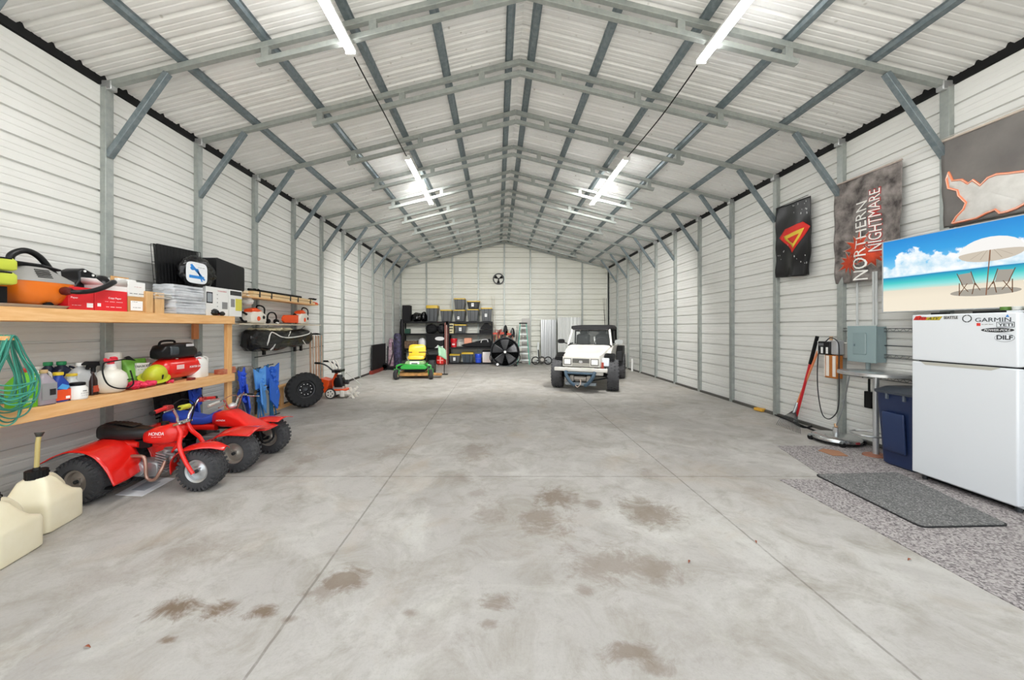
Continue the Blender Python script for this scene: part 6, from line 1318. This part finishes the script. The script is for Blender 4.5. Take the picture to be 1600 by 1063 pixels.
# ---------------- breaker box, conduits, rails, gadgets
XP = 4.74
def rp(px, py, X=XP): return onx(px, py, X)
a, b = rp(1325, 510), rp(1372, 568)
t = T('breaker_panel', 'grey electrical breaker panel on the right wall', 'electrical panel', (XP, (rp(1325, 0).y+rp(1370, 0).y)/2, 0))
PG = M('8fa3a5', .4); w_ = abs(rp(1325, 0).y-rp(1370, 0).y)/2; z0, z1 = rp(1345, 566).z, rp(1345, 509.5).z
MB().box(.004, -w_+.01, z0+.01, .13, w_-.01, z1-.01).build('panel_box', PG, t); MB().box(-.012, -w_, z0, .004, w_, z1).build('panel_cover', PG, t, bev=.004)
MB().box(-.018, -w_*.35, z0+.10, -.011, w_*.55, z1-.09).build('panel_door', M('869a9c', .4), t, bev=.003)
MB().box(-.024, -w_*.40, z0+.11, -.018, -w_*.34, z1-.10).build('hinge', M('a9b9ba', .4), t); MB().box(-.024, w_*.38, (z0+z1)/2-.03, -.017, w_*.48, (z0+z1)/2+.0).build('latch', M('6d7f82', .4), t)
for px in (1337, 1362.5, 1367):
    y = onx(px, 0, 4.80).y; tag(MB().cyl((4.82, y, z1+.01), (4.82, y, 2.25), .013).build('conduit', M('c9cccb', .45)), 'thin grey conduit above the breaker panel, %s' % {1337: 'single one at the left', 1362.5: 'left one of the close pair', 1367: 'right one of the close pair'}[px], 'conduit', 'conduits above the breaker panel')
y = onx(1354, 0, 4.80).y; tag(MB().cyl((4.82, y, .9), (4.82, y, z0-.005), .024).build('conduit', M('a3b4b6', .45)), 'short grey conduit stub under the breaker panel', 'conduit')
# wall rails (wire truss rails)
for i, (py0, lb) in enumerate(((516, 'behind the top of the breaker panel'), (558, 'behind the bottom of the breaker panel'), (594, 'below the round table top'))):
    z = onx(1400, py0, 4.84).z; t = T('wire_rail', 'horizontal dark wire truss rail on the right wall, '+lb, 'rail', (4.845, 4.5, z)); ya_, yb_3 = .62, -.72
    MB().cyl((0, ya_, .02), (0, yb_3, .02), .005).cyl((0, ya_, -.02), (0, yb_3, -.02), .005).tube([(0, ya_+(yb_3-ya_)*k/36, .02 if k % 2 else -.02) for k in range(37)], .003, 5).build('wire', M('6a6c6c', .4, .6), t)
    for k in range(2): MB().cyl((.0, ya_-.3-.7*k, -.03), (.0, ya_-.3-.7*k, .03), .007).build('clip', BLK, t)
for i, (py0, lb) in enumerate(((541, 'beside the middle of the breaker panel'),)):
    z = onx(1400, py0, 4.84).z; tag(MB().cyl((4.85, 5.0, z), (4.85, 3.8, z), .006).build('wall_rod', DSTEEL), 'thin dark rod on the right wall '+lb, 'rod')
# grey metal seat-like plate between gadget and panel
tag(MB().box(-.0, -.10, 0, .05, .12, .22).build('outlet_box', M('b9b6ae', .4), loc=(4.82, onx(1318, 0, 4.8).y, rp(1318, 560, 4.8).z), bev=.01), 'grey outlet box between the hanging cooker unit and breaker panel', 'outlet box')
# hanging electric unit with amber container
t = T('hanging_dispenser', 'black, white and amber electric unit hanging on the right wall post', 'appliance', (4.70, onx(1298, 0, 4.7).y, 0)); zz = lambda py: onx(1296, py, 4.7).z
MB().box(0, -.10, zz(554), .10, .0, zz(532)).build('side_box', M('b9babc', .35, .4), t, bev=.012); MB().box(-.01, -.0, zz(555), .10, .20, zz(534)).build('front_box', BLKP, t, bev=.012)
for k in range(2): MB().box(-.016, .03+.08*k, zz(553), -.010, .06+.08*k, zz(543)).build('white_hook', WHT, t)
MB().box(-.016, .10, zz(541), -.010, .18, zz(537)).build('vent', M('6a6a6c', .5), t)
MB().box(-.006, .195, zz(554), .02, .205, zz(534)).build('white_edge', WHT, t)
MB().box(-.0, -.09, zz(591), .09, .10, zz(555)).build('amber_container', M('d8853a', .25, trans=.4), t, bev=.01)
for k in range(2): MB().box(-.004, -.075+.10*k, zz(588), -.0005, -.03+.10*k, zz(556)).build('white_strip', M('e9e2d8', .4), t)
MB().box(-.004, .085, zz(589), .0, .10, zz(556)).build('white_strip', M('e9e2d8', .4), t)
MB().cyl((.05, .05, zz(532)), (.05, .05, zz(526)), .02).build('top_knob', M('c9a27c', .5), t)
yc = onx(1298, 0, 4.66).y
def rc(px, py, X=4.66): return tuple(onx(px, py, X))
tag(MB().tube([rc(1290, 534), rc(1298, 528), rc(1308, 533), rc(1311, 545), rc(1311, 575), rc(1311, 610), rc(1309, 640), rc(1300, 653), rc(1291, 654), rc(1284, 645), rc(1279, 620), rc(1277, 590), rc(1278, 560), rc(1280, 548)], .007, 8, 5).build('looped_cable', M('303234', .5)), 'grey black power cord looping down from the hanging unit', 'cord')
# tools leaning
t = T('shovel_handle', 'red fibreglass handled tool with black grip leaning on right wall', 'garden tool', onz(1242, 661, 0))
o = Vector(t.location); top = onx(1277, 526, 4.74)-o; MB().cyl((.0, 0, .02), tuple(top*.70), .019).build('handle', M('c9232c', .35), t); MB().cyl(tuple(top*.70), tuple(top), .023).build('grip', BLK, t)
MB().cyl((0, 0, 0), tuple(top*.08), .022).build('ferrule', STEEL, t)
t = T('leaf_rake', 'metal leaf rake with orange wooden handle leaning on right wall', 'rake', onz(1232, 672, 0.0))
o = Vector(t.location); top = onx(1278, 549, 4.76)-o; n0 = onz(1242, 640, .22)-o
MB().cyl(tuple(n0), tuple(top), .015).build('handle', M('e08a5a', .45), t); MB().cyl(tuple(n0*.8), tuple(n0+(top-n0)*.12), .02).build('ferrule', STEEL, t)
for i in range(16):
    k = i/15; e_ = onz(1213+38*k, 664+14*k, .005)-o; mid = n0.lerp(e_, .8)+Vector((0, 0, .05)); MB().tube([n0, n0.lerp(e_, .5)+Vector((0, 0, .03)), mid, e_], .0028, 5, 3).build('tine', DSTEEL, t)
MB().tube([n0.lerp(onz(1213, 664, .005)-o, .6)+Vector((0, 0, .03)), n0.lerp(onz(1232, 671, .005)-o, .6)+Vector((0, 0, .045)), n0.lerp(onz(1251, 678, .005)-o, .6)+Vector((0, 0, .03))], .005, 6, 4).build('tine_brace', DSTEEL, t)
# hoses along wall base
for i, (pts, lb) in enumerate(((((1195, 642), (1220, 652), (1250, 664), (1280, 676), (1300, 684), (1340, 694)), 'black hose lying along the foot of the right wall, outer one'), (((1205, 643), (1240, 655), (1270, 665), (1310, 676), (1350, 690)), 'black hose lying along the foot of the right wall, inner one'), (((1236, 658), (1250, 666), (1262, 668), (1275, 664), (1292, 663)), 'short black hose curling by the rake'))):
    tag(MB().tube([onz(x, y, .014+.0*i)+Vector((0, 0, 0)) for x, y in pts], .013, 8, 5).build('rubber_hose', BLK), lb, 'hose', 'black hoses by the right wall')
tag(MB().cb((0, 0, .035), (.10, .16, .055), (0, 0, .3)).build('yellow_plug', M('e0a83a', .5), loc=onz(1187, 643, 0), bev=.012), 'orange yellow hose end on the floor by the right wall', 'fitting')
# surface cleaner disc
pc = onz(1310, 690, 0); pc.x = onz(1310, 690, 0).x
t = T('surface_cleaner', 'round stainless steel surface cleaner with casters on the speckled flooring', 'floor cleaner', (4.53, 4.86, 0.0))
R_ = .255
MB().lathe([(.02, .115), (R_*.55, .11), (R_*.93, .095), (R_, .08), (R_, .045), (R_*.98, .045), (R_*.92, .08), (.02, .09)], n=48).build('steel_dome', M('c4c6c6', .22, .9), t, smooth=50)
MB().torus((0, 0, .04), R_*.99, .010, 'z', 48, 8).build('bristle_skirt', BLK, t); MB().cyl((0, 0, .11), (0, 0, .20), .035).build('swivel', M('d2d4d4', .25, .8), t); MB().cyl((0, 0, .2), (.01, .02, .24), .018).build('brass_fitting', M('c9a27c', .4, .5), t)
for k in range(4):
    a = math.radians(-120+90*k); x, y = R_*1.04*math.cos(a), R_*1.04*math.sin(a)
    MB().cyl((x, y, .06), (x, y, .08), .02).box(x-.02, y-.02, .05, x+.02, y+.02, .07).build('caster_bracket', STEEL, t); MB().cyl((x-.015, y, .035), (x+.015, y, .035), .034).build('caster_wheel', BLK, t)
MB().box(R_*.05, -R_*1.02, .05, R_*.25, -R_*.97, .075, rot=None).build('red_badge', M('9a3a40', .4), t)
top = onx(1327, 587, 4.62)-Vector(t.location); MB().tube([(0, 0, .22), (top.x*.5, top.y*.5, top.z*.5), tuple(top)], .008).build('spray_lance', STEEL, t); MB().cyl(tuple(Vector((0, 0, .22)).lerp(top, .48)), tuple(Vector((0, 0, .22)).lerp(top, .52)), .014).build('lance_joint', STEEL, t)
# round bar table
t = T('bar_table', 'round metal-topped bar table on a slim pedestal', 'table', (4.52, 4.34, .0055))
MB().lathe([(.02, 1.00), (.335, 1.00), (.342, .995), (.342, .965), (.325, .960), (.02, .975)], n=56).build('tabletop', M('c2c3c3', .25, .75, bump=.1, bs=30), t, smooth=40)
MB().cyl((0, 0, .02), (0, 0, .975), .028).build('pedestal', M('c8cacb', .3, .6), t); MB().lathe([(.03, .02), (.19, .012), (.2, 0), (.03, 0)], sq=(.7, .5)).build('base', M('a8705a', .6, var='8d5a44'), t)
MB().torus((-.10, 0, .26), .15, .010, 'z', 32, 8).tube([(-.10, .15, .26), (0, 0, .30)], .008).build('foot_ring', M('b4b6b6', .3, .7), t)
t = T('black_scraper', 'black handled tool hanging under the round table', 'tool', (4.80, onx(1358, 0, 4.8).y, 0)); zq = lambda py: onx(1358, py, 4.8).z
MB().cyl((0, 0, zq(612)), (0, 0, zq(592)), .012).build('rod', BLK, t); MB().box(-.02, -.04, zq(638), .02, .05, zq(612)).build('head', BLK, t, bev=.008)
# trash bin
BINM = M('1f2f55', .35, bump=.08, bs=10)
t = T('trash_bin', 'dark navy wheeled trash bin squeezed beside the fridge', 'trash bin', (4.55, 3.965, .0055))
MB().loft([(0, .16, -.15, .15, .25), (.02, .18, -.17, .17, .2), (.78, .225, -.20, .20, .2), (.80, .24, -.215, .215, .2)], 'z', 36).build('bin_body', BINM, t, smooth=40)
MB().loft([(-.11, .012, .16, .60, .5), (.11, .012, .16, .60, .5)], 'y', 12, o=(-.205, 0, 0), rot=(0, -.055, 0)).build('front_panel', M('223359', .4), t, bev=.03)
MB().loft([(.80, .25, -.225, .225, .25), (.825, .25, -.225, .225, .25), (.87, .18, -.17, .17, .4), (.875, .12, -.12, .12, .5)], 'z', 32).build('lid', M('3a4048', .35), t, smooth=40)
MB().tube([(-.10, -.1, .86), (-.08, -.16, .90), (.05, -.18, .90), (.10, -.12, .86)], .010, 8, 4).build('lid_handle', BLK, t)
for y in (-.12, .05): MB().box(-.245, y, .74, -.225, y+.02, .80).build('lid_tab', M('5a626c', .4), t)
tag(MB().prism([(0, 0), (.16, -.02), (.22, .16), (.10, .24), (-.02, .18)], 0, .006, 'z').build('brown_cardboard', M('a8785a', .8), loc=(4.0, 4.33, .0055)), 'small brown flattened cardboard piece beside the trash bin', 'cardboard')
